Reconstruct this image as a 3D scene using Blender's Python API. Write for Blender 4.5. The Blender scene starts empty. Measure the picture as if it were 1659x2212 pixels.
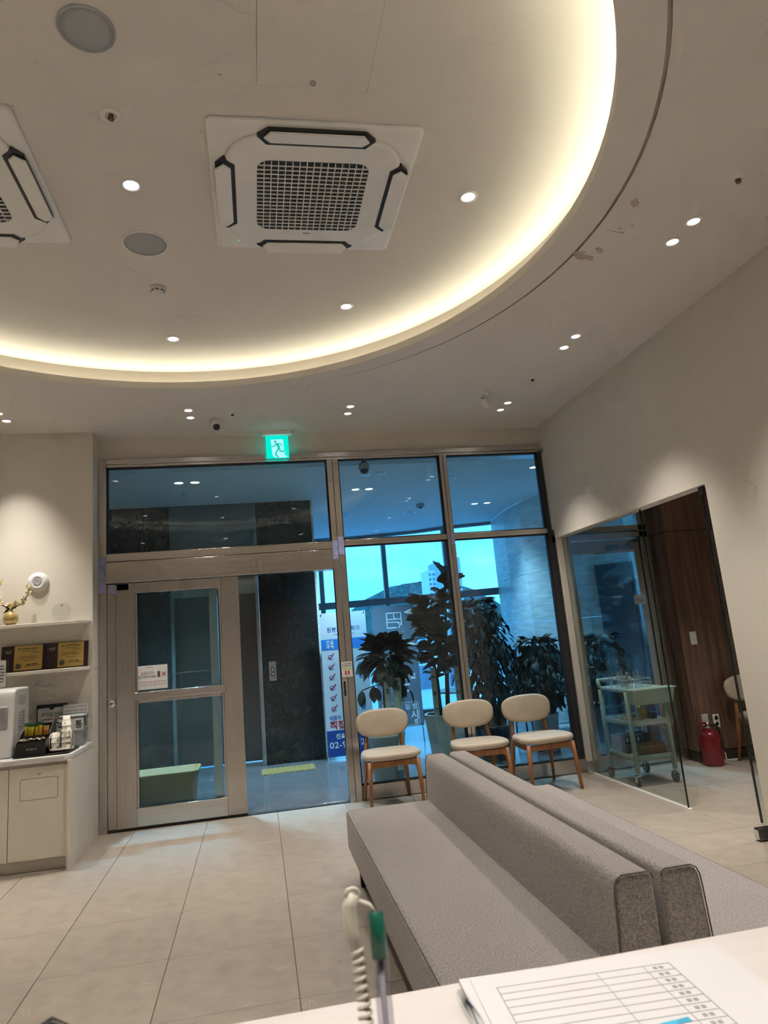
import bpy, bmesh, math, random
from mathutils import Matrix, Vector, Euler
random.seed(7)
PI = math.pi
sc = bpy.context.scene
COL = sc.collection

# ------------------------------------------------------------------ camera, world, exposure
CAM_H = 1.427
YAW, PITCH, ROLL, FPX = .1849, .2020, -.0846, 1464.25
_f = Vector((math.sin(YAW)*math.cos(PITCH), math.cos(YAW)*math.cos(PITCH), math.sin(PITCH)))
_r0 = Vector((math.cos(YAW), -math.sin(YAW), 0)); _u0 = _r0.cross(_f)
_r = math.cos(ROLL)*_r0 + math.sin(ROLL)*_u0; _u = -math.sin(ROLL)*_r0 + math.cos(ROLL)*_u0
cd = bpy.data.cameras.new('camera'); cam = bpy.data.objects.new('camera', cd); COL.objects.link(cam)
M = Matrix(((_r.x, _u.x, -_f.x, 0), (_r.y, _u.y, -_f.y, 0), (_r.z, _u.z, -_f.z, CAM_H), (0, 0, 0, 1)))
cam.matrix_world = M
cd.sensor_fit = 'VERTICAL'; cd.sensor_height = 36.0; cd.lens = FPX/2212*36.0
cd.shift_x = 19.75/2212; cd.shift_y = -32.36/2212
cd.clip_start = .02; cd.clip_end = 2000
cd.dof.use_dof = True; cd.dof.focus_distance = 6.0; cd.dof.aperture_fstop = 14
sc.camera = cam
vs = sc.view_settings
vs.view_transform = 'Standard'; vs.look = 'None'; vs.exposure = 0.0; vs.gamma = 1.0; vs.use_curve_mapping = False
sc.cycles.use_denoising = True
sc.cycles.max_bounces = 6; sc.cycles.diffuse_bounces = 3; sc.cycles.glossy_bounces = 3; sc.cycles.transparent_max_bounces = 20
sc.cycles.use_adaptive_sampling = True; sc.cycles.adaptive_threshold = .15; sc.cycles.adaptive_min_samples = 12
sc.cycles.light_sampling_threshold = .03; sc.cycles.caustics_reflective = False; sc.cycles.caustics_refractive = False
sc.cycles.sample_clamp_indirect = 4.0

world = bpy.data.worlds.new('sky'); sc.world = world; world.use_nodes = True
nt = world.node_tree; nt.nodes.clear()
wo = nt.nodes.new('ShaderNodeOutputWorld'); bg = nt.nodes.new('ShaderNodeBackground')
tc = nt.nodes.new('ShaderNodeTexCoord'); sx = nt.nodes.new('ShaderNodeSeparateXYZ')
gr = nt.nodes.new('ShaderNodeValToRGB')
gr.color_ramp.elements[0].position = 0.0; gr.color_ramp.elements[0].color = (.11, .52, .95, 1)
gr.color_ramp.elements[1].position = .6; gr.color_ramp.elements[1].color = (.06, .34, .85, 1)
mp = nt.nodes.new('ShaderNodeMapping'); mp.inputs['Scale'].default_value = (3, 3, 8)
nz = nt.nodes.new('ShaderNodeTexNoise'); nz.inputs['Scale'].default_value = 2.2; nz.inputs['Detail'].default_value = 6
cr = nt.nodes.new('ShaderNodeValToRGB'); cr.color_ramp.elements[0].position = .48; cr.color_ramp.elements[1].position = .75
mx = nt.nodes.new('ShaderNodeMixRGB'); mx.inputs['Color2'].default_value = (.18, .60, 1.0, 1)
nt.links.new(tc.outputs['Generated'], sx.inputs[0]); nt.links.new(sx.outputs['Z'], gr.inputs[0])
nt.links.new(tc.outputs['Generated'], mp.inputs[0]); nt.links.new(mp.outputs[0], nz.inputs['Vector'])
nt.links.new(nz.outputs[0], cr.inputs[0]); nt.links.new(cr.outputs[0], mx.inputs['Fac'])
nt.links.new(gr.outputs[0], mx.inputs['Color1']); nt.links.new(mx.outputs[0], bg.inputs['Color'])
bg.inputs['Strength'].default_value = 3.2
nt.links.new(bg.outputs[0], wo.inputs[0])

P_SPOT, P_SPOT_UP, P_LOBBY = 84.0, 74.0, 360.0     # lamp powers in watts
COVE = 25.0                                        # cove strip strength
LAMP_COL = (1.0, .925, .83); COVE_COL = (1.0, .93, .68); LOBBY_COL = (.40, .76, 1.0)

# ------------------------------------------------------------------ materials
MATS = {}
def _mat(name):
    m = bpy.data.materials.new(name); m.use_nodes = True
    n = m.node_tree; b = n.nodes['Principled BSDF']
    MATS[name] = m
    return m, n, b
def mk(name, col, rough=.5, metal=0., var=.06, scale=6., bump=0., bscale=60., stretch=(1, 1, 1), coat=0., spec=None, trans=0., rnd=0., emis=None, estr=0., detail=4.):
    """procedural paint / cloth / metal: noise-varied colour, optional fine relief"""
    m, n, b = _mat(name); L = n.links.new
    t = n.nodes.new('ShaderNodeTexCoord'); mp = n.nodes.new('ShaderNodeMapping'); mp.inputs['Scale'].default_value = stretch
    L(t.outputs['Object'], mp.inputs[0])
    nz = n.nodes.new('ShaderNodeTexNoise'); nz.inputs['Scale'].default_value = scale; nz.inputs['Detail'].default_value = detail
    L(mp.outputs[0], nz.inputs['Vector'])
    rp = n.nodes.new('ShaderNodeValToRGB')
    a = [max(0, c*(1-var*1.6)) for c in col]; c2 = [min(1, c*(1+var*1.6)) for c in col]
    rp.color_ramp.elements[0].position = .3; rp.color_ramp.elements[0].color = (*a, 1)
    rp.color_ramp.elements[1].position = .7; rp.color_ramp.elements[1].color = (*c2, 1)
    L(nz.outputs[0], rp.inputs[0]); out = rp.outputs[0]
    if rnd:
        oi = n.nodes.new('ShaderNodeObjectInfo'); hs = n.nodes.new('ShaderNodeHueSaturation')
        mr = n.nodes.new('ShaderNodeMapRange'); mr.inputs['To Min'].default_value = 1-rnd; mr.inputs['To Max'].default_value = 1+rnd
        L(oi.outputs['Random'], mr.inputs[0]); L(mr.outputs[0], hs.inputs['Value']); L(out, hs.inputs['Color']); out = hs.outputs[0]
    L(out, b.inputs['Base Color'])
    b.inputs['Roughness'].default_value = rough; b.inputs['Metallic'].default_value = metal
    if coat: b.inputs['Coat Weight'].default_value = coat
    if spec is not None: b.inputs['Specular IOR Level'].default_value = spec
    if trans: b.inputs['Transmission Weight'].default_value = trans
    if emis:
        b.inputs['Emission Color'].default_value = (*emis, 1); b.inputs['Emission Strength'].default_value = estr
    if bump:
        nb = n.nodes.new('ShaderNodeTexNoise'); nb.inputs['Scale'].default_value = bscale; nb.inputs['Detail'].default_value = 3
        L(mp.outputs[0], nb.inputs['Vector'])
        bu = n.nodes.new('ShaderNodeBump'); bu.inputs['Strength'].default_value = bump; bu.inputs['Distance'].default_value = .004
        L(nb.outputs[0], bu.inputs['Height']); L(bu.outputs[0], b.inputs['Normal'])
    return m
def emit(name, col, s):
    m, n, b = _mat(name); n.nodes.remove(b)
    e = n.nodes.new('ShaderNodeEmission'); e.inputs[0].default_value = (*col, 1); e.inputs[1].default_value = s
    n.links.new(e.outputs[0], n.nodes['Material Output'].inputs[0]); return m
def glass(name, tint, ior=1.5, boost=1.0):
    m, n, b = _mat(name); n.nodes.remove(b); L = n.links.new
    lw = n.nodes.new('ShaderNodeLayerWeight'); lw.inputs[0].default_value = .5            # Schlick reflectance, the same on both faces of a pane
    pw = n.nodes.new('ShaderNodeMath'); pw.operation = 'POWER'; pw.inputs[1].default_value = 5.0
    f0 = ((ior-1)/(ior+1))**2*boost
    mu = n.nodes.new('ShaderNodeMath'); mu.operation = 'MULTIPLY_ADD'; mu.inputs[1].default_value = 1-f0; mu.inputs[2].default_value = f0; mu.use_clamp = True
    L(lw.outputs['Facing'], pw.inputs[0]); L(pw.outputs[0], mu.inputs[0])
    t = n.nodes.new('ShaderNodeBsdfTransparent'); t.inputs[0].default_value = (*tint, 1)
    g = n.nodes.new('ShaderNodeBsdfGlossy'); g.inputs['Roughness'].default_value = .0; g.inputs[0].default_value = (.95, .97, 1, 1)
    x = n.nodes.new('ShaderNodeMixShader')
    L(mu.outputs[0], x.inputs[0]); L(t.outputs[0], x.inputs[1]); L(g.outputs[0], x.inputs[2])
    L(x.outputs[0], n.nodes['Material Output'].inputs[0]); return m
W = mk('wall_paint', (.74, .695, .615), .75, var=.015, scale=3, bump=.04, bscale=250)
CEILM = mk('ceiling_paint', (.75, .705, .655), .8, var=.012, scale=2, bump=.03, bscale=200)
STAIN = mk('ceiling_stain', (.50, .425, .365), .85, var=.12, scale=25)
GAPM = mk('groove_paint', (.52, .47, .42), .85, var=.05)
TILE = mk('floor_tile', (.385, .335, .282), .34, var=.07, scale=9, bump=.05, bscale=180, rnd=.025, spec=.45, detail=8)
def add_veins(m, base, amt):
    n = m.node_tree; L = n.links.new; b = n.nodes['Principled BSDF']
    src = b.inputs['Base Color'].links[0].from_socket
    t = n.nodes.new('ShaderNodeTexCoord'); nz = n.nodes.new('ShaderNodeTexNoise'); nz.inputs['Scale'].default_value = 2.4; nz.inputs['Detail'].default_value = 5; nz.inputs['Distortion'].default_value = 3.2
    oi = n.nodes.new('ShaderNodeObjectInfo'); va = n.nodes.new('ShaderNodeVectorMath')
    L(t.outputs['Object'], va.inputs[0]); L(oi.outputs['Location'], va.inputs[1]); L(va.outputs[0], nz.inputs['Vector'])
    r = n.nodes.new('ShaderNodeValToRGB'); e = r.color_ramp.elements
    e[0].position = .495; e[0].color = (0, 0, 0, 1); e[1].position = .505; e[1].color = (0, 0, 0, 1)
    k = r.color_ramp.elements.new(.5); k.color = (amt, amt, amt, 1)
    n2 = n.nodes.new('ShaderNodeTexNoise'); n2.inputs['Scale'].default_value = 5; L(va.outputs[0], n2.inputs['Vector'])
    r2 = n.nodes.new('ShaderNodeValToRGB'); r2.color_ramp.elements[0].position = .52; r2.color_ramp.elements[1].position = .6
    L(n2.outputs[0], r2.inputs[0])
    mu = n.nodes.new('ShaderNodeMath'); mu.operation = 'MULTIPLY'
    L(nz.outputs[0], r.inputs[0]); L(r.outputs[0], mu.inputs[0]); L(r2.outputs[0], mu.inputs[1])
    x = n.nodes.new('ShaderNodeMixRGB'); x.inputs['Color2'].default_value = (*base, 1)
    L(mu.outputs[0], x.inputs[0]); L(src, x.inputs[1]); L(x.outputs[0], b.inputs['Base Color'])
add_veins(TILE, (.72, .66, .58), .55)
GROUT = mk('grout', (.13, .11, .09), .9, var=.1, scale=40)
LTILE = mk('lobby_tile', (.115, .11, .115), .2, var=.08, scale=5, rnd=.03, spec=.5)
STEEL = mk('brushed_steel', (.53, .50, .47), .16, .95, var=.05, scale=3, bump=.12, bscale=35, stretch=(60, 60, .6))
STEELH = mk('brushed_steel_level', (.58, .55, .52), .15, .95, var=.05, scale=3, bump=.10, bscale=35, stretch=(.6, 60, 60))
for _m, _rot in ((STEEL, .25), (STEELH, 0.)):
    _n = _m.node_tree; _b = _n.nodes['Principled BSDF']; _t = _n.nodes.new('ShaderNodeTangent'); _t.direction_type = 'RADIAL'; _t.axis = 'Z'
    _n.links.new(_t.outputs[0], _b.inputs['Tangent']); _b.inputs['Anisotropic'].default_value = .75; _b.inputs['Anisotropic Rotation'].default_value = _rot
STEELD = mk('dark_gasket', (.03, .03, .032), .5, var=.1)
FILM = mk('protective_film', (.36, .37, .62), .3, var=.15, scale=30)
GLAZ = glass('storefront_glass', (.81, .94, .985), 1.45)
CLEAR = glass('partition_glass', (.90, .93, .92), 1.4)
ACRYL = glass('acrylic', (.95, .96, .96), 1.4)
EDGE = mk('glass_edge', (.012, .016, .015), .2, var=.1)
MARBLE = mk('dark_marble', (.014, .012, .011), .2, var=.5, scale=9, spec=.6, detail=9)
def marble_flecks(m):
    n = m.node_tree; L = n.links.new; b = n.nodes['Principled BSDF']; src = b.inputs['Base Color'].links[0].from_socket
    t = n.nodes.new('ShaderNodeTexCoord')
    nd = n.nodes.new('ShaderNodeTexNoise'); nd.inputs['Scale'].default_value = 7; nd.inputs['Detail'].default_value = 6; L(t.outputs['Object'], nd.inputs['Vector'])
    v = n.nodes.new('ShaderNodeTexVoronoi'); v.feature = 'DISTANCE_TO_EDGE'; v.inputs['Scale'].default_value = 11
    mxv = n.nodes.new('ShaderNodeMixRGB'); mxv.inputs[0].default_value = .6; L(t.outputs['Object'], mxv.inputs[1]); L(nd.outputs['Color'], mxv.inputs[2]); L(mxv.outputs[0], v.inputs['Vector'])
    r = n.nodes.new('ShaderNodeValToRGB'); r.color_ramp.elements[0].color = (.22, .22, .22, 1); r.color_ramp.elements[1].position = .02; r.color_ramp.elements[1].color = (0, 0, 0, 1)
    L(v.outputs['Distance'], r.inputs[0])
    x = n.nodes.new('ShaderNodeMixRGB'); x.inputs['Color2'].default_value = (.26, .20, .15, 1)
    L(r.outputs[0], x.inputs[0]); L(src, x.inputs[1]); L(x.outputs[0], b.inputs['Base Color'])
marble_flecks(MARBLE)
STONE = mk('travertine', (.68, .68, .65), .45, var=.13, scale=3, stretch=(1, 1, 9), rnd=.03, detail=8)
LCEIL = mk('lobby_ceiling', (.88, .88, .87), .8, var=.01)
SLAB = mk('spotted_slab', (.45, .47, .48), .9, var=.3, scale=9)
WOOD = mk('walnut_panel', (.165, .092, .064), .42, var=.28, scale=2.2, stretch=(9, 9, .5), bump=.05, bscale=40, detail=7)
WOODD = mk('dark_skirting', (.045, .03, .024), .5, var=.15)
BEECH = mk('chair_wood', (.30, .125, .045), .42, var=.2, scale=6, stretch=(10, 10, 1), detail=6)
CREAM = mk('chair_leather', (.52, .44, .345), .5, var=.05, scale=9, bump=.12, bscale=320)
def fabric():
    m = mk('sofa_fabric', (.31, .283, .272), .9, var=.28, scale=170, bump=.6, bscale=260, detail=3)
    m.node_tree.nodes['Principled BSDF'].inputs['Sheen Weight'].default_value = .25
    return m
FABRIC = fabric()
PIPE = mk('sofa_piping', (.12, .105, .095), .9, var=.2, scale=200)
BLACK = mk('black_plastic', (.012, .012, .013), .35, var=.2)
WHITE = mk('white_plastic', (.72, .72, .70), .4, var=.02)
WHITE2 = mk('white_enamel', (.86, .85, .83), .42, var=.02)
LAM = mk('cabinet_laminate', (.74, .69, .60), .5, var=.02, bump=.04, bscale=400)
TOP = mk('worktop', (.68, .67, .66), .35, var=.03)
MINT = mk('mint_plastic', (.27, .40, .375), .45, var=.04)
REDP = mk('red_enamel', (.19, .004, .008), .28, var=.06, coat=.4)
RUBBER = mk('rubber', (.03, .03, .033), .7, var=.15)
CHROME = mk('chrome', (.7, .7, .7), .12, 1.0, var=.03)
DSTEEL = mk('dark_steel', (.16, .155, .14), .22, .9, var=.1)
GREYM = mk('speaker_mesh', (.40, .41, .44), .8, var=.12, scale=300)
GREYP = mk('grey_plastic', (.36, .37, .39), .5, var=.04)
PAPER = mk('paper', (.74, .74, .73), .8, var=.015)
FORMP = mk('form_paper', (.63, .62, .63), .7, var=.02)
INK = mk('ink', (.02, .02, .022), .8, var=.05)
INKL = mk('ink_grey', (.30, .30, .31), .8, var=.05)
REDI = mk('red_ink', (.52, .03, .05), .7, var=.05)
BLUEI = mk('blue_ink', (.015, .10, .40), .7, var=.05)
NAVY = mk('navy_print', (.012, .055, .27), .6, var=.05)
MIDBLUE = mk('blue_print', (.02, .20, .62), .6, var=.05)
BANW = mk('banner_cloth_white', (.58, .62, .68), .7, var=.02)
BANG = mk('banner_cloth_grey', (.115, .15, .20), .7, var=.05)
WHI = mk('white_print', (.80, .82, .84), .7, var=.02)
LIME = mk('lime_print', (.45, .62, .12), .7, var=.05)
GOLD = mk('gold_plate', (.60, .43, .13), .35, .55, var=.08, scale=5)
GOLDV = mk('gold_glaze', (.48, .36, .13), .22, .2, var=.06, coat=.5)
MAROON = mk('dark_maroon', (.028, .008, .010), .4, var=.2)
BRONZE = mk('seal_bronze', (.13, .10, .07), .5, .3, var=.1)
PETAL = mk('cream_petal', (.80, .66, .34), .6, var=.12, scale=40)
BARK = mk('bark', (.045, .032, .022), .85, var=.35, scale=20, bump=.6, bscale=60)
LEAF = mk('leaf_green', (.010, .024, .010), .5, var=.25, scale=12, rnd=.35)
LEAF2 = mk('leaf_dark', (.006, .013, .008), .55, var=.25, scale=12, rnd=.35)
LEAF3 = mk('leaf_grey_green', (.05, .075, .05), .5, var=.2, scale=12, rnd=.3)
SOIL = mk('soil', (.02, .015, .012), .95, var=.4, scale=60)
POTW = mk('pot_ceramic', (.50, .55, .50), .4, var=.03)
POTN = mk('pot_navy', (.02, .026, .04), .3, var=.1)
RIB = mk('ribbon', (.50, .58, .52), .6, var=.03)
YEL = mk('yellow_plastic', (.62, .42, .03), .5, var=.06)
BROWNC = mk('cardboard', (.23, .15, .075), .85, var=.1, scale=20)
BLUEP = mk('blue_pack', (.04, .12, .42), .5, var=.2, scale=40)
GREENP = mk('green_foil', (.03, .16, .05), .3, .4, var=.2)
FOILY = mk('yellow_foil', (.50, .36, .03), .35, .3, var=.15, scale=30)
FOILO = mk('orange_foil', (.45, .20, .04), .4, .2, var=.2, scale=30)
COUNTER = mk('counter_top', (.64, .60, .585), .4, var=.02, stretch=(1, 14, 1), scale=4)
GREENC = mk('pen_green', (.004, .10, .065), .3, var=.05)
PENB = glass('pen_barrel', (.78, .76, .80), 1.35)
CORDW = mk('cream_cord', (.66, .62, .52), .5, var=.05)
CYAN = mk('cyan_marker', (.05, .33, .52), .6, var=.2, scale=60)
TAN = mk('tan_tub', (.85, .36, .10), .55, var=.04)
TACT = mk('tactile_yellow', (.24, .16, .05), .6, var=.15, scale=30)
ELEV = mk('elevator_steel', (.20, .175, .16), .28, .9, var=.08, stretch=(30, 30, .5))
LIFTP = mk('lift_panel', (.20, .20, .20), .3, .3, var=.05)
GREYDOOR = mk('grey_door', (.085, .11, .14), .4, var=.05)
CONC = mk('concrete_white', (.80, .84, .86), .85, var=.04)
CONCB = mk('concrete_band', (.42, .52, .58), .85, var=.05)
WIND = mk('far_window', (.16, .22, .28), .3, var=.2)
HILLM = mk('hill_green', (.075, .15, .13), .95, var=.4, scale=.6)
SUNPAVE = mk('sun_painted_paving', (.75, .79, .81), .9, var=.1)  # sunlight put into the paving colour, which also bounces light into the lobby
DIFF = emit('lamp_diffuser', (1.0, .95, .90), 9.0)
DIFFL = emit('lobby_diffuser', (.93, .98, 1.0), 7.0)
STRIP = emit('cove_strip', COVE_COL, COVE)
EXITG = emit('exit_green', (.0, .86, .66), 1.05)
EXITW = emit('exit_white', (.45, .95, 1.0), 1.0)
EXITM = emit('exit_figure', (.0, .66, .50), .9)
LEDG = emit('led_green', (.1, .8, .3), 1.0)

# ------------------------------------------------------------------ object helpers
ORG = {}
def org(p): return ORG.get(p.name, Vector((0, 0, 0))) if p else Vector((0, 0, 0))
def tag(o, label=None, cat=None, group=None, kind=None):
    if label: o['label'] = label
    if cat: o['category'] = cat
    if group: o['group'] = group
    if kind: o['kind'] = kind
    return o
def thing(name, label, cat, loc=(0, 0, 0), group=None, kind=None):
    o = bpy.data.objects.new(name, None); COL.objects.link(o); o.location = loc; o.empty_display_size = .05
    ORG[o.name] = Vector(loc)
    return tag(o, label, cat, group, kind)
def link(name, me, parent=None, smooth=False, mat=None):
    if mat is not None and not me.materials: me.materials.append(mat)
    o = bpy.data.objects.new(name, me); COL.objects.link(o)
    if parent: o.parent = parent
    return o
class B:
    """collects shapes into one mesh (world coordinates of its thing)"""
    def __init__(s): s.v = []; s.f = []; s.sm = []
    def add(s, vs, fs, smooth=False, M=None):
        k = len(s.v)
        s.v += [tuple(M @ Vector(p)) if M is not None else tuple(p) for p in vs]
        s.f += [tuple(i+k for i in f) for f in fs]; s.sm += [smooth]*len(fs); return s
    def box(s, x0, x1, y0, y1, z0, z1, M=None):
        v = [(x, y, z) for z in (z0, z1) for y in (y0, y1) for x in (x0, x1)]
        return s.add(v, [(0, 2, 3, 1), (4, 5, 7, 6), (0, 1, 5, 4), (2, 6, 7, 3), (0, 4, 6, 2), (1, 3, 7, 5)], M=M)
    def prism(s, poly, a0, a1, axis='z', M=None, smooth=False):
        n = len(poly)
        def p3(p, a): return (p[0], p[1], a) if axis == 'z' else ((p[0], a, p[1]) if axis == 'y' else (a, p[0], p[1]))
        v = [p3(p, a0) for p in poly]+[p3(p, a1) for p in poly]
        fs = [tuple(range(n))[::-1], tuple(range(n, 2*n))]
        s.add(v, fs, M=M)
        k = len(s.v)-2*n
        for i in range(n):
            j = (i+1) % n; s.f.append((k+i, k+j, k+n+j, k+n+i)); s.sm.append(smooth)
        return s
    def lathe(s, prof, c=(0, 0, 0), n=24, M=None, smooth=True, cap=True):
        v = []; f = []
        for r, z in prof:
            for i in range(n):
                a = 2*PI*i/n; v.append((c[0]+r*math.cos(a), c[1]+r*math.sin(a), c[2]+z))
        m = len(prof)
        for j in range(m-1):
            for i in range(n):
                f.append((j*n+i, j*n+(i+1) % n, (j+1)*n+(i+1) % n, (j+1)*n+i))
        s.add(v, f, smooth, M)
        if cap:
            k = len(s.v)-m*n
            s.f.append(tuple(k+i for i in range(n))[::-1]); s.sm.append(False)
            s.f.append(tuple(k+(m-1)*n+i for i in range(n))); s.sm.append(False)
        return s
    def tube(s, pts, r, n=8, closed=False, M=None):
        pts = [Vector(p) for p in pts]; m = len(pts); rs = r if isinstance(r, (list, tuple)) else [r]*m
        v = []; f = []; up = None
        for i, p in enumerate(pts):
            if closed: t = pts[(i+1) % m]-pts[i-1]
            else: t = pts[min(i+1, m-1)]-pts[max(i-1, 0)]
            t.normalize()
            if up is None:
                up = Vector((0, 0, 1)) if abs(t.z) < .9 else Vector((1, 0, 0))
            a = t.cross(up)
            if a.length < 1e-5: a = t.cross(Vector((0, 1, 0)))
            a.normalize(); b = a.cross(t); up = b
            for k in range(n):
                q = 2*PI*k/n; d = a*math.cos(q)*rs[i]+b*math.sin(q)*rs[i]; v.append(tuple(p+d))
        mm = m if closed else m-1
        for i in range(mm):
            j = (i+1) % m
            for k in range(n): f.append((i*n+k, i*n+(k+1) % n, j*n+(k+1) % n, j*n+k))
        s.add(v, f, True, M)
        if not closed:
            k0 = len(s.v)-m*n
            s.f.append(tuple(k0+i for i in range(n))[::-1]); s.sm.append(False)
            s.f.append(tuple(k0+(m-1)*n+i for i in range(n))); s.sm.append(False)
        return s
    def rings(s, rings, M=None, smooth=True, cap=True):
        n = len(rings[0]); v = [p for r in rings for p in r]; f = []
        for j in range(len(rings)-1):
            for i in range(n): f.append((j*n+i, j*n+(i+1) % n, (j+1)*n+(i+1) % n, (j+1)*n+i))
        if cap:
            f.append(tuple(range(n))[::-1]); f.append(tuple((len(rings)-1)*n+i for i in range(n)))
        return s.add(v, f, smooth, M)
    def stroke(s, pts, w, y, d=.002):
        """flat printed line in an x-z plane facing -y (points (x,z))"""
        for (x0, z0), (x1, z1) in zip(pts[:-1], pts[1:]):
            dx, dz = x1-x0, z1-z0; l = math.hypot(dx, dz) or 1e-6; nx, nz_ = -dz/l*w/2, dx/l*w/2; ex, ez = dx/l*w*.35, dz/l*w*.35
            s.prism([(x0+nx-ex, z0+nz_-ez), (x0-nx-ex, z0-nz_-ez), (x1-nx+ex, z1-nz_+ez), (x1+nx+ex, z1+nz_+ez)], y, y+d, 'y')
        return s
    def obj(s, name, mat, parent=None, bevel=0., seg=2, label=None, cat=None, group=None, kind=None):
        o0 = org(parent)
        me = bpy.data.meshes.new(name); me.from_pydata([(p[0]-o0.x, p[1]-o0.y, p[2]-o0.z) for p in s.v], [], s.f)
        for p, q in zip(me.polygons, s.sm): p.use_smooth = q
        bm = bmesh.new(); bm.from_mesh(me); bmesh.ops.recalc_face_normals(bm, faces=bm.faces); bm.to_mesh(me); bm.free()
        o = link(name, me, parent, mat=mat)
        ORG[o.name] = o0
        if bevel:
            md = o.modifiers.new('bevel', 'BEVEL'); md.width = bevel; md.segments = seg; md.limit_method = 'ANGLE'; md.angle_limit = math.radians(40)
            for p in me.polygons: p.use_smooth = True
            me.set_sharp_from_angle(angle=math.radians(50)) if hasattr(me, 'set_sharp_from_angle') else None
        return tag(o, label, cat, group, kind)
def box(name, mat, parent, x0, x1, y0, y1, z0, z1, bevel=0., seg=2, **k):
    return B().box(x0, x1, y0, y1, z0, z1).obj(name, mat, parent, bevel, seg, **k)
def struct(name, b, mat, parent=None, bevel=0.): return b.obj(name, mat, parent, bevel, kind='structure')
def dup(root, loc, rotz=None, label=None, group=None):
    def cp(o, par):
        c = o.copy(); COL.objects.link(c)
        if par: c.parent = par
        for ch in o.children: cp(ch, c)
        return c
    r = cp(root, None); r.location = loc
    if rotz is not None: r.rotation_euler = (0, 0, rotz)
    if label: r['label'] = label
    if group: r['group'] = group
    return r
def rrect(x0, x1, y0, y1, r, n=5):
    p = []
    for cx, cy, a0 in ((x1-r, y1-r, 0), (x0+r, y1-r, 90), (x0+r, y0+r, 180), (x1-r, y0+r, 270)):
        for i in range(n+1):
            a = math.radians(a0+90*i/n); p.append((cx+r*math.cos(a), cy+r*math.sin(a)))
    return p
def superell(a, b, e=2.6, n=40):
    p = []
    for i in range(n):
        t = 2*PI*i/n; c, s_ = math.cos(t), math.sin(t)
        p.append((a*math.copysign(abs(c)**(2/e), c), b*math.copysign(abs(s_)**(2/e), s_)))
    return p
def pillow(a, b, t, e=2.6, n=40, rr=.02):
    """cushion outline in x-y, thickness along z, rounded rim"""
    R = []
    for k in range(9):
        q = PI*k/8; ins = rr*(1-math.sin(q)); z = -math.cos(q)*t/2
        R.append([(x*(1-ins/a), y*(1-ins/b), z) for x, y in superell(a, b, e, n)])
    dome = [(x*.55, y*.55, t/2+rr*.18) for x, y in superell(a-rr, b-rr, e, n)]
    return [[(x*.5, y*.5, -z-rr*.36) for x, y, z in dome]]+R+[dome]
FONT = None
def lettering(body, x, y, z, h, mat, parent, w=None, align='CENTER', M=None, name='lettering', bold=0., d=.0012):
    """print: text mesh in the x-z plane facing -y, z = its middle; or placed by matrix M (text in x-y plane)"""
    cu = bpy.data.curves.new('txt', 'FONT'); cu.body = body; cu.size = 1.0; cu.align_x = 'LEFT'; cu.resolution_u = 2; cu.offset = bold
    t = bpy.data.objects.new('txt', cu); COL.objects.link(t)
    me = bpy.data.meshes.new_from_object(t)
    bpy.data.objects.remove(t); bpy.data.curves.remove(cu)
    if not me.vertices: return None
    xs = [v.co.x for v in me.vertices]; ys = [v.co.y for v in me.vertices]
    x0, x1, y0, y1 = min(xs), max(xs), min(ys), max(ys)
    s = h/(y1-y0); sx = (w/(x1-x0)) if w else s
    ax = {'CENTER': (x0+x1)/2, 'LEFT': x0, 'RIGHT': x1}[align]
    o0 = org(parent)
    for v in me.vertices:
        u, q = (v.co.x-ax)*sx, (v.co.y-(y0+y1)/2)*s
        p = M @ Vector((u, q, 0)) if M is not None else Vector((x+u, y-d, z+q))
        v.co = p-o0
    me.materials.clear(); me.materials.append(mat)
    o = bpy.data.objects.new(name, me); COL.objects.link(o)
    if parent: o.parent = parent
    return o
def printline(x0, x1, z, h, y, mat, parent, seed=1, slope=0.):
    """a line of print too small to read: little word blocks facing -y"""
    r = random.Random(seed); b = B(); x = x0
    while x < x1-h*.3:
        w = min(h*(.45+.5*r.random()), x1-x); z0 = z-h*(.32+.18*r.random())
        b.box(x, x+w, y-.0012, y, z0, z0+h*(.55+.35*r.random())); x += w+h*(.18 if r.random() < .72 else .55)
    return b.obj('print_line', mat, parent)
def spot(parent, loc, power, col, size=1.28, blend=.75, rad=.045):
    l = bpy.data.lights.new('lamp_light', 'SPOT'); l.energy = power; l.color = col; l.spot_size = size; l.spot_blend = blend; l.shadow_soft_size = rad
    o = bpy.data.objects.new('lamp_light', l); COL.objects.link(o); o.parent = parent; o.location = Vector(loc)-org(parent)
    return o

# ------------------------------------------------------------------ room shell
ZC, ZU = 3.44, 3.62            # lower and upper ceiling
YD, XR, XL = 6.45, 2.995, -1.375
RX0, RX1, RY0 = -4.2, 5.3, -2.2
CX, CY = -.49, 2.985           # centre of the round recess
# floor with single tiles
fl = B().box(RX0, RX1, RY0, YD+.07, -.12, -.004); floor = struct('floor', fl, GROUT)
tile_cache = {}
def tile(x0, x1, y0, y1, parent, mat, gap=.0019):
    w, d = round(x1-x0, 4), round(y1-y0, 4)
    if w < .02 or d < .02: return
    key = (w, d, mat.name)
    if key not in tile_cache:
        b = B(); g = gap; e = .0015
        R = [[(g+i, g+i, z), (w-g-i, g+i, z), (w-g-i, d-g-i, z), (g+i, d-g-i, z)] for i, z in ((0, -.006), (0, -e), (e, 0))]
        b.rings(R, smooth=False)
        me = bpy.data.meshes.new('tile'); me.from_pydata(b.v, [], b.f); me.materials.append(mat); tile_cache[key] = me
    o = bpy.data.objects.new('tile', tile_cache[key]); COL.objects.link(o); o.parent = parent; o.location = (x0, y0, 0)
xs = [.104+.5925*k for k in range(-8, 10)]; ys = [3.172+.589*k for k in range(-10, 7)]
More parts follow.
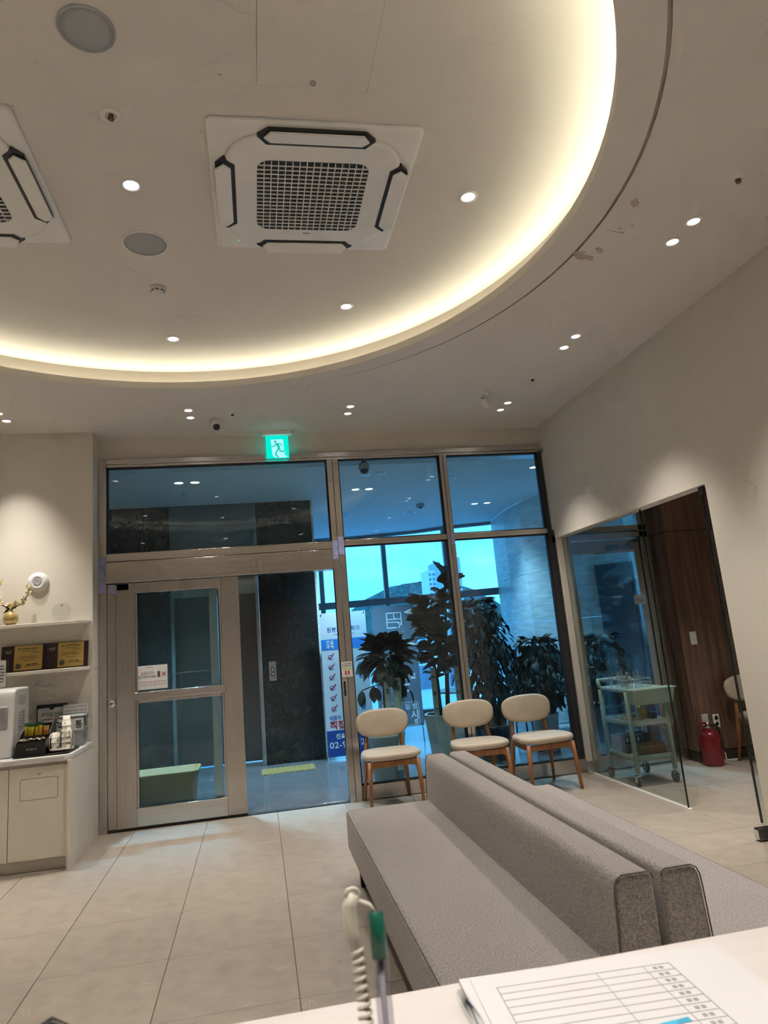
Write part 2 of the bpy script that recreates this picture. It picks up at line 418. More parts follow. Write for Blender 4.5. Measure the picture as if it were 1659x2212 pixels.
for xa, xb in zip(xs[:-1], xs[1:]):
    for ya, yb in zip(ys[:-1], ys[1:]):
        xa2, xb2 = max(xa, RX0+.01), min(xb, RX1-.1); yb2 = min(yb, YD-.03)
        if ya >= yb2 or ya < RY0: continue
        tile(xa2, xb2, ya, yb2, floor, TILE)
# walls
struct('wall_front', B().box(XL, XR+.12, YD, YD+.22, 3.235, ZC+.4), W)
struct('wall_left', B().box(RX0, XL, 6.2, YD+.22, -.1, ZC+.4), W)
wr = B()
wr.box(XR, XR+.12, RY0, 3.99, -.1, ZC+.4).box(XR, XR+.12, 3.99, 6.33, 2.243, ZC+.4).box(XR, XR+.10, 6.33, YD, .115, ZC+.4)
struct('wall_right', wr, W)
struct('wall_back', B().box(RX0-.2, RX1, RY0-.2, RY0, -.1, ZC+.4), W)
struct('wall_far_left', B().box(RX0-.2, RX0, RY0, YD, -.1, ZC+.4), W)
box('baseboard_right', STEELH, None, XR-.006, XR+.104, 6.325, YD, 0, .115, kind='structure')
box('trim_1', W, None, XL-.0005, XL+.0025, 6.235, 6.43, .10, .104, kind='structure')
# lower ceiling: square sheet with a round hole, ring with a shadow groove, lip and cove
RL, RB, RG = 2.18, 2.285, 2.345
NS = 128
def ring_pt(r, a): return (CX+r*math.cos(a), CY+r*math.sin(a))
def groove_w(a):
    d = math.degrees(a) % 360
    if d > 180: d -= 360
    if d < -70: return .016*max(0, 1-(-70-d)/30)
    return .017 if d < 5 else max(.0, .017*(1-(d-5)/62))
cb = B()
A = [2*PI*i/NS for i in range(NS+1)]
def to_square(a):
    c, s_ = math.cos(a), math.sin(a); big = []
    for lim, comp, sg in ((RX1-.1-CX, c, 1), (CX-RX0, -c, 1), (YD+.02-CY, s_, 1), (CY-RY0, -s_, 1)):
        if comp > 1e-6: big.append(lim/comp)
    t = min(big); return (CX+c*t, CY+s_*t)
corner_angles = sorted(set(A[:-1] + [math.atan2(y-CY, x-CX) % (2*PI) for x in (RX0, RX1-.1) for y in (RY0, YD+.02)]))
NA = len(corner_angles)
def ringface(b, fa, fb):
    v = [fa(a) for a in corner_angles]+[fb(a) for a in corner_angles]
    b.add(v, [(i, (i+1) % NA, NA+(i+1) % NA, NA+i) for i in range(NA)], True)
z3 = lambda p, z: (p[0], p[1], z)
ringface(cb, lambda a: z3(ring_pt(RG+groove_w(a), a), ZC), lambda a: z3(to_square(a), ZC))
ringface(cb, lambda a: z3(to_square(a), ZC), lambda a: z3(to_square(a), ZC+.02))
ringface(cb, lambda a: z3(ring_pt(RG+groove_w(a), a), ZC+.02), lambda a: z3(to_square(a), ZC+.02))
ringface(cb, lambda a: z3(ring_pt(RL, a), ZC), lambda a: z3(ring_pt(RG, a), ZC))
ceiling = struct('ceiling', cb, CEILM)
gb = B(); ringface(gb, lambda a: z3(ring_pt(RG, a), ZC+.014), lambda a: z3(ring_pt(RG+groove_w(a)+.001, a), ZC+.014))
ringface(gb, lambda a: z3(ring_pt(RG, a), ZC), lambda a: z3(ring_pt(RG, a), ZC+.014)); ringface(gb, lambda a: z3(ring_pt(RG+groove_w(a), a), ZC), lambda a: z3(ring_pt(RG+groove_w(a), a), ZC+.014))
gb.obj('shadow_groove', GAPM, ceiling)
lb = B()
ringface(lb, lambda a: z3(ring_pt(RL, a), ZC), lambda a: z3(ring_pt(RL, a), ZC+.052))
ringface(lb, lambda a: z3(ring_pt(RL, a), ZC+.052), lambda a: z3(ring_pt(RL+.012, a), ZC+.052))
ringface(lb, lambda a: z3(ring_pt(RL+.012, a), ZC+.052), lambda a: z3(ring_pt(RL+.012, a), ZC+.012))
ringface(lb, lambda a: z3(ring_pt(RL+.012, a), ZC+.012), lambda a: z3(ring_pt(RB, a), ZC+.012))
lb.obj('cove_lip', CEILM, ceiling)
ub = B()
ringface(ub, lambda a: z3(ring_pt(RB, a), ZC+.012), lambda a: z3(ring_pt(RB, a), ZU))
ub.obj('cove_wall', CEILM, ceiling)
db = B(); db.add([z3(ring_pt(RB+.005, a), ZU) for a in corner_angles], [tuple(range(NA))[::-1]])
db.obj('recessed_ceiling', CEILM, ceiling)
st = B(); ringface(st, lambda a: z3(ring_pt(RB-.008, a), ZC+.014), lambda a: z3(ring_pt(RB-.008, a), ZC+.048))
ringface(st, lambda a: z3(ring_pt(RB-.008, a), ZC+.048), lambda a: z3(ring_pt(RB, a), ZC+.048))
so = st.obj('cove_light_strip', STRIP, ceiling)
sb = B()   # damp stains where the paint has come off
for cx, cy, sx_, sy_, rot, seed in ((1.96, 2.74, .045, .022, .9, 1), (1.925, 3.235, .075, .026, .35, 2), (1.99, 3.165, .035, .02, .8, 3), (1.88, 3.19, .04, .02, .2, 4), (2.0, 2.955, .012, .008, 0, 5), (2.03, 2.99, .016, .006, .3, 6), (1.985, 2.985, .06, .0022, .25, 7), (2.055, 2.93, .012, .006, 0, 8)):
    rr = random.Random(seed); pts = []
    for i in range(18):
        a = 2*PI*i/18; k = .65+.55*rr.random(); x, y = sx_*k*math.cos(a), sy_*k*math.sin(a)
        pts.append((cx+x*math.cos(rot)-y*math.sin(rot), cy+x*math.sin(rot)+y*math.cos(rot)))
    sb.prism(pts, ZC-.0006, ZC+.001)
sb.obj('paint_stain', STAIN, ceiling)

# ------------------------------------------------------------------ storefront
g1 = thing('window_1', None, None, (-.3, YD, 2.3), kind='structure')
def bar(x0, x1, z0, z1, mat=STEEL, y0=YD-.035, y1=YD+.07, name='mullion', par=None, bev=.003):
    return box(name, mat, par or g1, x0, x1, y0, y1, z0, z1, bev)
bar(-1.372, -1.306, 0, 3.235, name='jamb')
bar(.747, .800, 0, 3.17); bar(.803, .862, 0, 3.17, y0=YD-.03)
bar(1.894, 1.928, .125, 3.17, y0=YD-.03); bar(1.930, 1.968, .125, 3.17)
bar(2.955, XR, .125, 3.17, STEELD, name='edge_gasket')
bar(-1.306, XR, 3.19, 3.235, STEELH, name='top_rail'); bar(-1.306, XR, 3.165, 3.19, STEELH, y0=YD-.02, name='top_bead')
bar(-1.306, .747, 2.28, 2.352, STEELH, name='transom_rail')
bar(.862, 1.894, 2.305, 2.358, STEELH, y0=YD-.025, name='transom_rail'); bar(1.968, 2.955, 2.305, 2.358, STEELH, y0=YD-.025, name='transom_rail')
bar(.862, 2.995, .0, .125, STEELH, y0=YD-.02, name='sill')
box('door_header', STEELH, g1, -1.306, .747, YD-.06, YD+.09, 2.082, 2.272, .004)
box('header_seam', STEELD, g1, -1.306, .747, YD-.03, YD+.08, 2.270, 2.282)
for x0, x1, z0, z1 in ((-1.306, .747, 2.352, 3.165), (.862, 1.894, 2.358, 3.165), (1.968, 2.955, 2.358, 3.165), (.862, 1.894, .125, 2.305), (1.968, 2.955, .125, 2.305)):
    box('pane', GLAZ, g1, x0, x1, YD+.015, YD+.027, z0, z1)
    fb = B(); t = .012
    fb.box(x0, x0+t, YD+.005, YD+.04, z0, z1).box(x1-t, x1, YD+.005, YD+.04, z0, z1).box(x0, x1, YD+.005, YD+.04, z0, z0+t).box(x0, x1, YD+.005, YD+.04, z1-t, z1)
    fb.obj('gasket', STEELD, g1)
box('floor_track', STEELD, g1, -.15, .747, YD-.02, YD+.05, -.002, .004)
for x0, x1, z0, z1, yy in ((-1.374, -1.31, 2.0, 2.33, YD-.037), (-1.29, -1.23, 1.985, 2.06, YD-.022), (-1.22, -1.12, 2.02, 2.078, YD-.022), (.749, .798, 2.18, 2.36, YD-.037), (.805, .860, 2.22, 2.39, YD-.032), (1.93, 1.966, 2.25, 2.36, YD-.037)):
    box('protective_film', FILM, g1, x0, x1, yy, yy+.003, z0, z1)
# fixed leaf of the entrance
d1 = thing('door_1', None, None, (-.73, YD, 0), kind='structure')
yf = YD-.022
for nm, x0, x1, z0, z1, m, y0 in (('jamb_strip', -1.306, -1.232, .02, 2.078, STEEL, yf+.01), ('stile', -1.230, -1.068, .02, 2.078, STEEL, yf), ('stile', -.315, -.15, .02, 2.078, STEEL, yf), ('bead', -1.068, -1.05, .17, 1.985, STEEL, yf+.012), ('bead', -.333, -.315, .17, 1.985, STEEL, yf+.012),
                          ('top_rail', -1.068, -.315, 1.985, 2.078, STEELH, yf), ('middle_rail', -1.075, -.30, 1.055, 1.118, STEELH, yf-.02), ('middle_rail_base', -1.05, -.333, 1.025, 1.06, STEELH, yf+.005), ('bottom_rail', -1.068, -.315, .02, .17, STEELH, yf)):
    box(nm, m, d1, x0, x1, y0, YD+.03, z0, z1, .003)
for z0, z1 in ((.17, 1.03), (1.118, 1.985)): box('pane', GLAZ, d1, -1.05, -.333, YD+.005, YD+.015, z0, z1)
B().lathe([(.034, 0), (.034, .012), (.028, .016), (.010, .016), (.010, .02)], n=20, M=Matrix.Translation((-1.268, yf+.01, 1.045)) @ Matrix.Rotation(PI/2, 4, 'X')).obj('lock_cylinder', CHROME, d1)
B().box(-1.285, -1.255, yf-.012, yf, 1.040, 1.05).obj('key_slot', STEELD, d1)
box('floor_gap', STEELD, d1, -1.306, -.15, YD-.01, YD+.03, .0, .02)
for z in (.205, 1.09): B().lathe([(.006, 0), (.006, .01)], (-1.03, YD, z), 8, Matrix.Identity(4)).obj('screw', CHROME, d1)
# sliding leaf pushed open behind it
d2 = thing('door_2', None, None, (-.8, YD+.05, 0), kind='structure')
for nm, x0, x1, z0, z1, m in (('stile', -.425, -.352, .03, 2.07, STEEL), ('stile', -1.30, -1.23, .03, 2.07, STEEL), ('top_rail', -1.23, -.425, 1.99, 2.07, STEELH), ('bottom_rail', -1.23, -.425, .03, .12, STEELH)):
    box(nm, m, d2, x0, x1, YD+.04, YD+.072, z0, z1, .003)
box('pane', GLAZ, d2, -1.23, -.425, YD+.05, YD+.06, .12, 1.99)
# paper notice on the fixed leaf
n1 = thing('door_notice', 'white paper notice with red cross taped inside the left entrance door glass', 'notice', (-.92, YD+.003, 1.25))
box('sheet', PAPER, n1, -1.05, -.80, YD+.0015, YD+.0035, 1.135, 1.34)
yy = YD+.0015
lettering('문', -1.015, yy, 1.272, .026, REDI, n1); lettering('입니다', -.958, yy, 1.277, .029, INK, n1, w=.082)
lettering('을 이용해 주세요', -.972, yy, 1.243, .022, INK, n1, w=.145)
lettering('마세요! 잠금 풀지마세요!', -.925, yy, 1.198, .014, REDI, n1, w=.225); lettering('마세요! 잠금 풀지마세요!', -.925, yy, 1.173, .014, INKL, n1, w=.225)
B().stroke([(-.845, 1.275), (-.815, 1.245)], .007, yy-.001).stroke([(-.845, 1.245), (-.815, 1.275)], .007, yy-.001).obj('red_cross', REDI, n1)
box('door_pictogram', BRONZE, n1, -.885, -.862, yy-.001, yy+.001, 1.235, 1.285)
box('logo_line', INKL, n1, -.985, -.925, yy-.001, yy+.001, 1.320, 1.325)
# call plate and sticker on the central post
n2 = thing('door_sensor_handle', 'slim black touch switch on the steel post right of the doorway', 'switch', (.775, YD-.037, .98))
B().prism(rrect(.755, .785, .90, 1.065, .012), YD-.040, YD-.034, 'y').obj('plate', CHROME, n2)
B().prism(rrect(.760, .780, .915, 1.05, .009), YD-.046, YD-.039, 'y').obj('button', BLACK, n2)
n3 = thing('post_sticker', 'small white sticker with red symbols above the black touch switch', 'sticker', (.79, YD-.036, 1.16))
box('sheet', PAPER, n3, .752, .850, YD-.0385, YD-.0365, 1.085, 1.22)
yy = YD-.0385
printline(.762, .842, 1.200, .010, yy, INK, n3, 3); printline(.762, .842, 1.180, .009, yy, INK, n3, 4); box('yellow_line', LIME, n3, .765, .838, yy-.001, yy, 1.150, 1.160)
for x in (.788, .815): B().prism(rrect(x-.008, x+.008, 1.10, 1.14, .006), yy-.001, yy, 'y').obj('red_mark', REDI, n3)

# ------------------------------------------------------------------ glass partition and consulting corner
w2 = thing('window_2', None, None, (XR+.06, 5.6, 0), kind='structure')
box('pane', CLEAR, w2, XR+.055, XR+.065, 4.895, 6.33, .006, 2.243)
box('edge', EDGE, w2, XR+.0545, XR+.0655, 4.889, 4.896, .006, 2.243)
box('floor_seal', WHITE2, w2, XR+.045, XR+.075, 4.86, 6.36, 0, .008)
box('side_channel', STEEL, w2, XR+.10, XR+.13, 6.30, 6.36, 0, 2.243)
d3 = thing('door_3', None, None, (XR+.06, 4.07, 0), kind='structure')
box('pane', CLEAR, d3, XR+.03, XR+.93, 4.068, 4.080, .015, 2.235)
box('edge', EDGE, d3, XR+.022, XR+.030, 4.067, 4.081, .10, 2.19)
box('floor_patch', DSTEEL, d3, XR-.02, XR+.17, 4.050, 4.098, .006, .075, .004); box('patch_plate', CHROME, d3, XR-.028, XR-.02, 4.055, 4.093, .012, .07, .002)
box('top_patch', DSTEEL, d3, XR+.02, XR+.17, 4.050, 4.098, 2.185, 2.240, .004)
# outer door of the corner
YB = 6.37
d4 = thing('door_4', None, None, (3.5, YB, 0), kind='structure')
for nm, x0, x1, z0, z1, m, y0 in (('jamb', 2.99, 3.035, 0, 2.28, STEEL, YB-.02), ('stile', 3.04, 3.155, .02, 2.19, STEEL, YB), ('stile', 3.835, 3.905, .02, 2.19, STEEL, YB), ('jamb', 3.91, 4.0, 0, 3.2, STEEL, YB-.02), ('jamb', 4.003, 4.065, 0, 3.2, STEEL, YB-.015),
                          ('door_top_rail', 3.155, 3.835, 2.06, 2.19, STEELH, YB), ('bottom_rail', 3.155, 3.835, .02, .14, STEELH, YB), ('header', 2.99, 4.0, 2.20, 2.262, STEELH, YB-.02), ('header', 2.99, 4.0, 2.272, 2.33, STEELH, YB-.02), ('transom_post', 3.96, 4.0, 2.33, 3.2, STEEL, YB-.01), ('top_rail', 2.99, 4.065, 3.15, 3.22, STEELH, YB-.02)):
    box(nm, m, d4, x0, x1, y0, YB+.06, z0, z1, .003)
box('header_seam', STEELD, d4, 2.99, 4.0, YB-.005, YB+.05, 2.260, 2.274); box('stile_seam', STEELD, d4, 3.905, 3.911, YB, YB+.05, 0, 2.2)
box('pane', GLAZ, d4, 3.155, 3.835, YB+.02, YB+.03, .14, 2.06); box('pane', GLAZ, d4, 2.99, 3.96, YB+.02, YB+.03, 2.33, 3.15)
cl = B(); cl.box(3.62, 3.80, YB-.05, YB, 2.085, 2.125).box(3.55, 3.66, YB-.06, YB-.005, 2.075, 2.135); cl.obj('door_closer', DSTEEL, d4, .006)
B().tube([(3.75, YB-.03, 2.13), (3.86, YB-.10, 2.165), (3.90, YB-.02, 2.205)], .008).obj('closer_arm', DSTEEL, d4)
B().tube([(3.10, YB-.005, .965), (3.10, YB-.05, .965), (3.13, YB-.06, .965), (3.22, YB-.06, .962)], .011).obj('lever_handle', CHROME, d4)
B().lathe([(.026, 0), (.026, .008)], n=18, M=Matrix.Translation((3.10, YB, .965)) @ Matrix.Rotation(PI/2, 4, 'X')).obj('handle_rose', CHROME, d4)
s1 = thing('room_sign', 'small white sign reading counselling room on the glass right of the door', 'sign', (3.80, YB+.01, 1.56))
box('sheet', PAPER, s1, 3.755, 3.865, YB-.004, YB-.002, 1.525, 1.615); lettering('상담실', 3.81, YB-.004, 1.57, .045, INK, s1, w=.092)
# walnut clad wall
wb = thing('wall_right_end', None, None, (4.07, 6.18, 0), kind='structure')
box('panel', WOOD, wb, 4.075, RX1, 6.185, 6.6, .10, 2.215); box('panel', WOOD, wb, 4.075, RX1, 6.185, 6.6, 2.222, 3.3); box('skirting', WOODD, wb, 4.080, RX1, 6.19, 6.6, 0, .095)
box('panel_gap', EDGE, wb, 4.079, RX1, 6.19, 6.6, .09, 2.225)
box('skirting_line', WHITE2, wb, 4.07, RX1, 6.178, 6.186, 0, .006)
struct('wall_right_outer', B().box(RX1, RX1+.2, RY0, 6.6, -.1, 3.8), W)
struct('ceiling_corner', B().box(XR+.12, RX1, 2.5, 6.5, 3.2, 3.3), CEILM)
struct('wall_right_near', B().box(XR+.12, RX1, 2.4, 2.5, -.1, 3.3), W)
sw = thing('light_switch', 'white double light switch on the walnut wall', 'switch', (4.205, 6.185, 1.15))
box('plate', WHITE, sw, 4.172, 4.240, 6.176, 6.185, 1.09, 1.215, .003); box('rocker', WHITE, sw, 4.186, 4.226, 6.171, 6.177, 1.152, 1.192, .002); box('rocker', WHITE, sw, 4.186, 4.226, 6.171, 6.177, 1.111, 1.150, .002)
so_ = thing('power_socket', 'white double power socket low on the walnut wall', 'socket', (4.297, 6.185, .364))
box('plate', WHITE, so_, 4.263, 4.331, 6.176, 6.185, .302, .426, .003)
for z in (.392, .336):
    Mx = Matrix.Translation((4.297, 6.177, z)) @ Matrix.Rotation(PI/2, 4, 'X')
    B().lathe([(.022, 0), (.022, .004), (.018, .004), (.018, .001)], n=20, M=Mx).obj('outlet', WHITE2, so_)
    B().box(4.289, 4.293, 6.171, 6.176, z-.003, z+.003).box(4.301, 4.305, 6.171, 6.176, z-.003, z+.003).obj('pin_hole', BLACK, so_)
jb = thing('blank_plate', 'white blank cover plate left of the double power socket', 'wall plate', (4.181, 6.185, .376))
box('plate', WHITE, jb, 4.147, 4.215, 6.176, 6.185, .312, .436, .003); B().lathe([(.004, 0), (.004, .003)], n=8, M=Matrix.Translation((4.181, 6.176, .374)) @ Matrix.Rotation(PI/2, 4, 'X')).obj('screw', INKL, jb)

# ------------------------------------------------------------------ ceiling fittings
def downlight(loc, label, power, col, group, diff=None, r=.043, wide=1.28):
    x, y, z = loc
    t = thing('recessed_downlight', label, 'downlight', loc, group)
    B().lathe([(r+.014, .0005), (r+.014, -.003), (r+.004, -.006), (r, -.004), (r-.004, .0005)], loc, 28, cap=False).obj('trim_ring', WHITE2, t)
    B().lathe([(.001, -.0022), (r-.002, -.0022), (r-.002, -.0006), (.001, -.0006)], loc, 28).obj('diffuser', diff or DIFF, t)
    spot(t, (x, y, z-.02), power, col, wide)
    return t
G = 'ceiling downlights'
downlight((CX, 2.985, ZU), 'downlight in the round recess between the two air conditioners', P_SPOT_UP, LAMP_COL, G, r=.036)
for k, nm in ((0, 'downlight in the round recess right of the whole air conditioner'), (45, 'downlight near the glowing cove beyond the right air conditioner'), (90, 'downlight near the glowing cove beyond the smoke detector'), (135, None), (180, None), (225, None), (270, None), (315, None)):
    a = math.radians(k)
    downlight((CX+1.675*math.cos(a), CY+1.675*math.sin(a), ZU), nm or 'downlight of the round recess outside the picture', P_SPOT_UP, LAMP_COL, G, r=.036)
pairs = [(2.38, 2.876, 3.066, 'above the blank upper right wall'), (2.38, 4.262, 4.455, 'above the right-hand wall mid ceiling'), (2.383, 5.662, 5.855, 'by the white motion detector near the right corner'), (.909, 5.666, 5.855, 'right of the green exit sign'), (-.488, 5.672, 5.862, 'left of the dome camera'), (-1.975, 5.645, 5.832, 'at the far left above the shelves')]
for x, y0, y1, w in pairs:
    downlight((x, y0, ZC), 'ceiling downlight '+w+', nearer of its pair', P_SPOT, LAMP_COL, G, r=.032)
    downlight((x, y1, ZC), 'ceiling downlight '+w+', farther of its pair', P_SPOT, LAMP_COL, G, r=.032)
for x, y in ((2.38, 1.45), (2.38, .05), (.909, .15), (-.49, .15), (-1.97, .15), (-3.37, 5.7), (-3.37, 4.3), (-3.37, 2.9), (-3.37, 1.45), (.9, -1.2), (-.9, -1.2)):  # unseen lamps continuing the ceiling grid, added to fill the room's light
    downlight((x, y, ZC), 'unseen ceiling downlight added outside the picture', P_SPOT*1.6, LAMP_COL, G)
downlight((3.75, 5.0, 3.2), 'ceiling downlight of the glazed corner hidden above the opening', P_SPOT*1.8, LAMP_COL, G)
downlight((4.5, 4.2, 3.2), 'ceiling downlight of the glazed corner hidden above the opening', P_SPOT*1.4, LAMP_COL, G)

def cassette(cx, cy, label):
    t = thing('ceiling_air_conditioner', label, 'air conditioner', (0, 0, 0), 'ceiling air conditioners')
    h = .4775
    R = [[(x, y, z) for x, y in rrect(-h+i, h-i, -h+i, h-i, .03)] for i, z in ((0, 0), (0, -.012), (.006, -.018), (.02, -.020))]
    B().rings(R, smooth=True).obj('outer_frame', WHITE2, t)
    pw = .405
    def oct_(e): return rrect(-pw+e, pw-e, -pw+e, pw-e, .17, 8)
    B().rings([[(x, y, z) for x, y in oct_(i)] for i, z in ((0, -.018), (0, -.030), (.006, -.036), (.02, -.037))]).obj('front_panel', WHITE2, t)
    for k in range(4):
        Mz = Matrix.Rotation(k*PI/2, 4, 'Z'); y = .345
        B().prism([(-.262, y+.066), (-.222, y+.018), (.222, y+.018), (.262, y+.066), (.215, y+.106), (-.215, y+.106)], -.0385, -.018, M=Mz).obj('air_slot', BLACK, t)
        top_ = [(-.235, y+.068), (-.205, y+.036), (.205, y+.036), (.235, y+.068), (.205, y+.110), (-.205, y+.110)]
        B().rings([[(Mz @ Vector((x_, y2, -.037-.10*(y2-y-.03))))[:] for x_, y2 in top_], [(Mz @ Vector((x_*.99, y2, -.045-.16*(y2-y-.03))))[:] for x_, y2 in top_]], smooth=False).obj('louver', WHITE2, t, .003)
    gw = .262
    B().prism(rrect(-gw, gw, -gw, gw, .06, 6), -.0385, -.0365).obj('intake', BLACK, t)
    bars = B(); n = 16; step = 2*gw/n
    def lim(v):
        c = gw-.06
        return gw if abs(v) <= c else c+math.sqrt(max(0, .06**2-(abs(v)-c)**2))
    for i in range(1, n):
        v = -gw+i*step; L_ = lim(v); bars.box(v-.0022, v+.0022, -L_, L_, -.045, -.038)
    for i in range(1, n+2):
        v = -gw+i*2*gw/(n+2); L_ = lim(v); bars.box(-L_, L_, v-.0032, v+.0032, -.043, -.038)
    bars.obj('grille', WHITE2, t)
    B().box(-.018, .018, -.30, -.292, -.0385, -.036).obj('badge', INKL, t)
    B().lathe([(.004, -.0385), (.004, -.036)], (.36, -.375, 0), 8).obj('status_light', LEDG, t)
    t.location = (cx, cy, ZU)
    return t
cassette(.361, 2.99, 'white ceiling cassette air conditioner seen whole, with square grille').rotation_euler = (0, 0, PI)
cassette(-1.348, 2.99, 'white ceiling cassette air conditioner cut by the left picture edge').rotation_euler = (0, 0, PI)

def speaker(x, y, r, label):
    t = thing('ceiling_speaker', label, 'speaker', (x, y, ZU), 'ceiling speakers')
    B().lathe([(r+.006, 0), (r+.006, -.005), (r, -.008), (r-.004, -.006), (r-.004, 0)], (x, y, ZU), 40, cap=False).obj('rim', WHITE2 if r > .1 else GREYP, t)
    B().lathe([(.002, -.0072), (r*.7, -.0068), (r-.003, -.005), (r-.003, -.001), (.002, -.001)], (x, y, ZU), 40).obj('mesh_cover', GREYM, t)
speaker(-.497, 2.138, .092, 'round grey ceiling speaker at the upper left'); speaker(-.499, 3.472, .115, 'round grey ceiling speaker left of the whole air conditioner')
def sprinkler(x, y, z, label, dark=True, r=.03):
    t = thing('sprinkler_head', label, 'sprinkler', (x, y, z), 'sprinkler heads')
    B().lathe([(r, 0), (r, -.003), (r*.55, -.008), (r*.5, 0)], (x, y, z), 20, cap=False).obj('collar', WHITE2, t)
    B().lathe([(.010, 0), (.011, -.012), (.013, -.018), (.012, -.022), (.004, -.024)], (x, y, z), 14).obj('nozzle', BRONZE if dark else WHITE2, t)
sprinkler(-.494, 2.545, ZU, 'sprinkler head between the grey speaker and lit downlight, upper left', r=.045)
sprinkler(-.123, 5.78, ZC, 'small dark sprinkler head right of the dome camera'); sprinkler(2.383, 5.077, ZC, 'small dark sprinkler head above the white motion detector'); sprinkler(2.384, 2.535, ZC, 'small dark sprinkler head at the upper right picture edge')
t = thing('smoke_detector', 'white round smoke detector on the recessed ceiling', 'smoke detector', (-.499, 3.948, ZU))
c = (-.499, 3.948, ZU)
B().lathe([(.048, 0), (.050, -.012), (.046, -.020)], c, 28).obj('base', WHITE, t); B().lathe([(.040, -.018), (.038, -.034), (.028, -.042), (.012, -.043)], c, 28).obj('sensor_dome', WHITE, t)
for k in range(8):
    a = 2*PI*k/8; B().box(-.006, .006, -.002, .002, -.030, -.024, M=Matrix.Translation(c) @ Matrix.Rotation(a, 4, 'Z') @ Matrix.Translation((0, -.0385, 0))).obj('vent_slot', BLACK, t)
t = thing('access_panel', 'square ceiling access hatch with a round lock at the top', 'hatch', (.325, 2.13, ZU))
hx0, hx1, hy0, hy1 = .099, .550, 1.89, 2.342
box('hatch_door', CEILM, t, hx0+.003, hx1-.003, hy0+.003, hy1-.003, ZU-.003, ZU+.006)
gb = B(); e = .002
gb.box(hx0, hx0+e, hy0, hy1, ZU-.0012, ZU+.001).box(hx1-e*1.8, hx1, hy0, hy1, ZU-.0012, ZU+.001).box(hx0, hx1, hy1-e, hy1, ZU-.0012, ZU+.001).box(hx0, hx1, hy0, hy0+e, ZU-.0012, ZU+.001)
gb.obj('hatch_gap', GAPM, t); B().lathe([(.013, .0), (.013, -.005), (.008, -.007)], (.323, 2.311, ZU-.002), 20).obj('lock', GREYP, t)
# dome camera
def tiltM(loc, ax=0., az=0.): return Matrix.Translation(loc) @ Matrix.Rotation(az, 4, 'Z') @ Matrix.Rotation(ax, 4, 'X')
t = thing('dome_camera', 'white turret security camera with black lens left of the exit sign', 'camera', (-.27, 5.96, ZC))
B().lathe([(.056, 0), (.056, -.012), (.048, -.045), (.040, -.055)], (-.27, 5.96, ZC), 28).obj('housing', WHITE, t)
Mb = tiltM((-.27, 5.95, ZC-.062), 0)
B().lathe([(.034*math.sin(PI*k/10)+.001, -.034*math.cos(PI*k/10)) for k in range(11)], n=24, M=Mb).obj('ball', WHITE, t)
B().lathe([(.028, -.01), (.031, .0), (.029, .018), (.018, .026), (.004, .028)], n=24, M=Matrix.Translation((-.27, 5.94, ZC-.068)) @ Matrix.Rotation(math.radians(115), 4, 'X')).obj('lens', BLACK, t)
# motion detector
t = thing('motion_detector', 'white cylindrical motion detector on a ceiling bracket near the right corner', 'sensor', (2.065, 5.41, ZC))
B().lathe([(.045, 0), (.045, -.008), (.03, -.014)], (2.065, 5.41, ZC), 24).obj('bracket', WHITE2, t)
B().tube([(2.065, 5.41, ZC-.01), (2.062, 5.405, ZC-.04)], .012).obj('stem', WHITE2, t)
B().lathe([(.020, .05), (.030, .045), (.032, .0), (.030, -.05), (.018, -.068), (.004, -.072)], n=20, M=Matrix.Translation((2.06, 5.40, ZC-.075)) @ Matrix.Rotation(math.radians(-14), 4, 'Y') @ Matrix.Rotation(math.radians(-8), 4, 'X')).obj('body', WHITE2, t)
B().box(2.022, 2.045, 5.364, 5.370, ZC-.06, ZC-.055).obj('logo', BLACK, t)
# exit sign
ex, ez, ew = .167, 3.172, .216; ey = 6.33
t = thing('exit_sign', 'glowing green exit sign with running figure hanging above the doorway', 'exit sign', (.275, ey, 3.28))
B().prism(rrect(.128, .424, ey-.03, ey+.05, .02), ZC-.040, ZC).obj('housing', WHITE2, t, .004)
box('light_panel', EXITG, t, ex, ex+ew, ey, ey+.018, ez, ez+ew*1.01, .002)
def ep(pts): return [(ex+u*ew, ez+v*ew) for u, v in pts]
B().prism(ep([(.22, .86), (.77, .86), (.79, .35), (.90, .28), (.80, .25), (.80, .17), (.93, .03), (.55, .01), (.36, .03), (.27, .12)]), ey-.0012, ey, 'y').obj('doorway_print', EXITW, t)
fg = B(); y_ = ey-.0025
fg.prism(ep([(.42+.055*math.cos(a), .755+.055*math.sin(a)) for a in [2*PI*k/14 for k in range(14)]]), y_, y_+.001, 'y')
fg.prism(ep([(.42, .67), (.50, .69), (.56, .66), (.60, .55), (.62, .44), (.52, .41), (.49, .54), (.41, .62)]), y_, y_+.001, 'y')
for pl, w in ((((.43, .65), (.36, .54), (.26, .53)), .042), (((.55, .66), (.64, .65), (.71, .55)), .042), (((.585, .46), (.61, .31), (.82, .29)), .058), (((.55, .46), (.40, .17), (.52, .04)), .058)): fg.stroke(ep(pl), w*ew, y_, .001)
fg.obj('running_figure', EXITM, t)
l = bpy.data.lights.new('sign_light', 'AREA'); l.energy = .9; l.color = (.1, 1, .85); l.shape = 'RECTANGLE'; l.size = ew; l.size_y = ew
lo = bpy.data.objects.new('sign_light', l); COL.objects.link(lo); lo.parent = t; lo.location = (0, .024, 0); lo.rotation_euler = (PI/2, 0, PI)

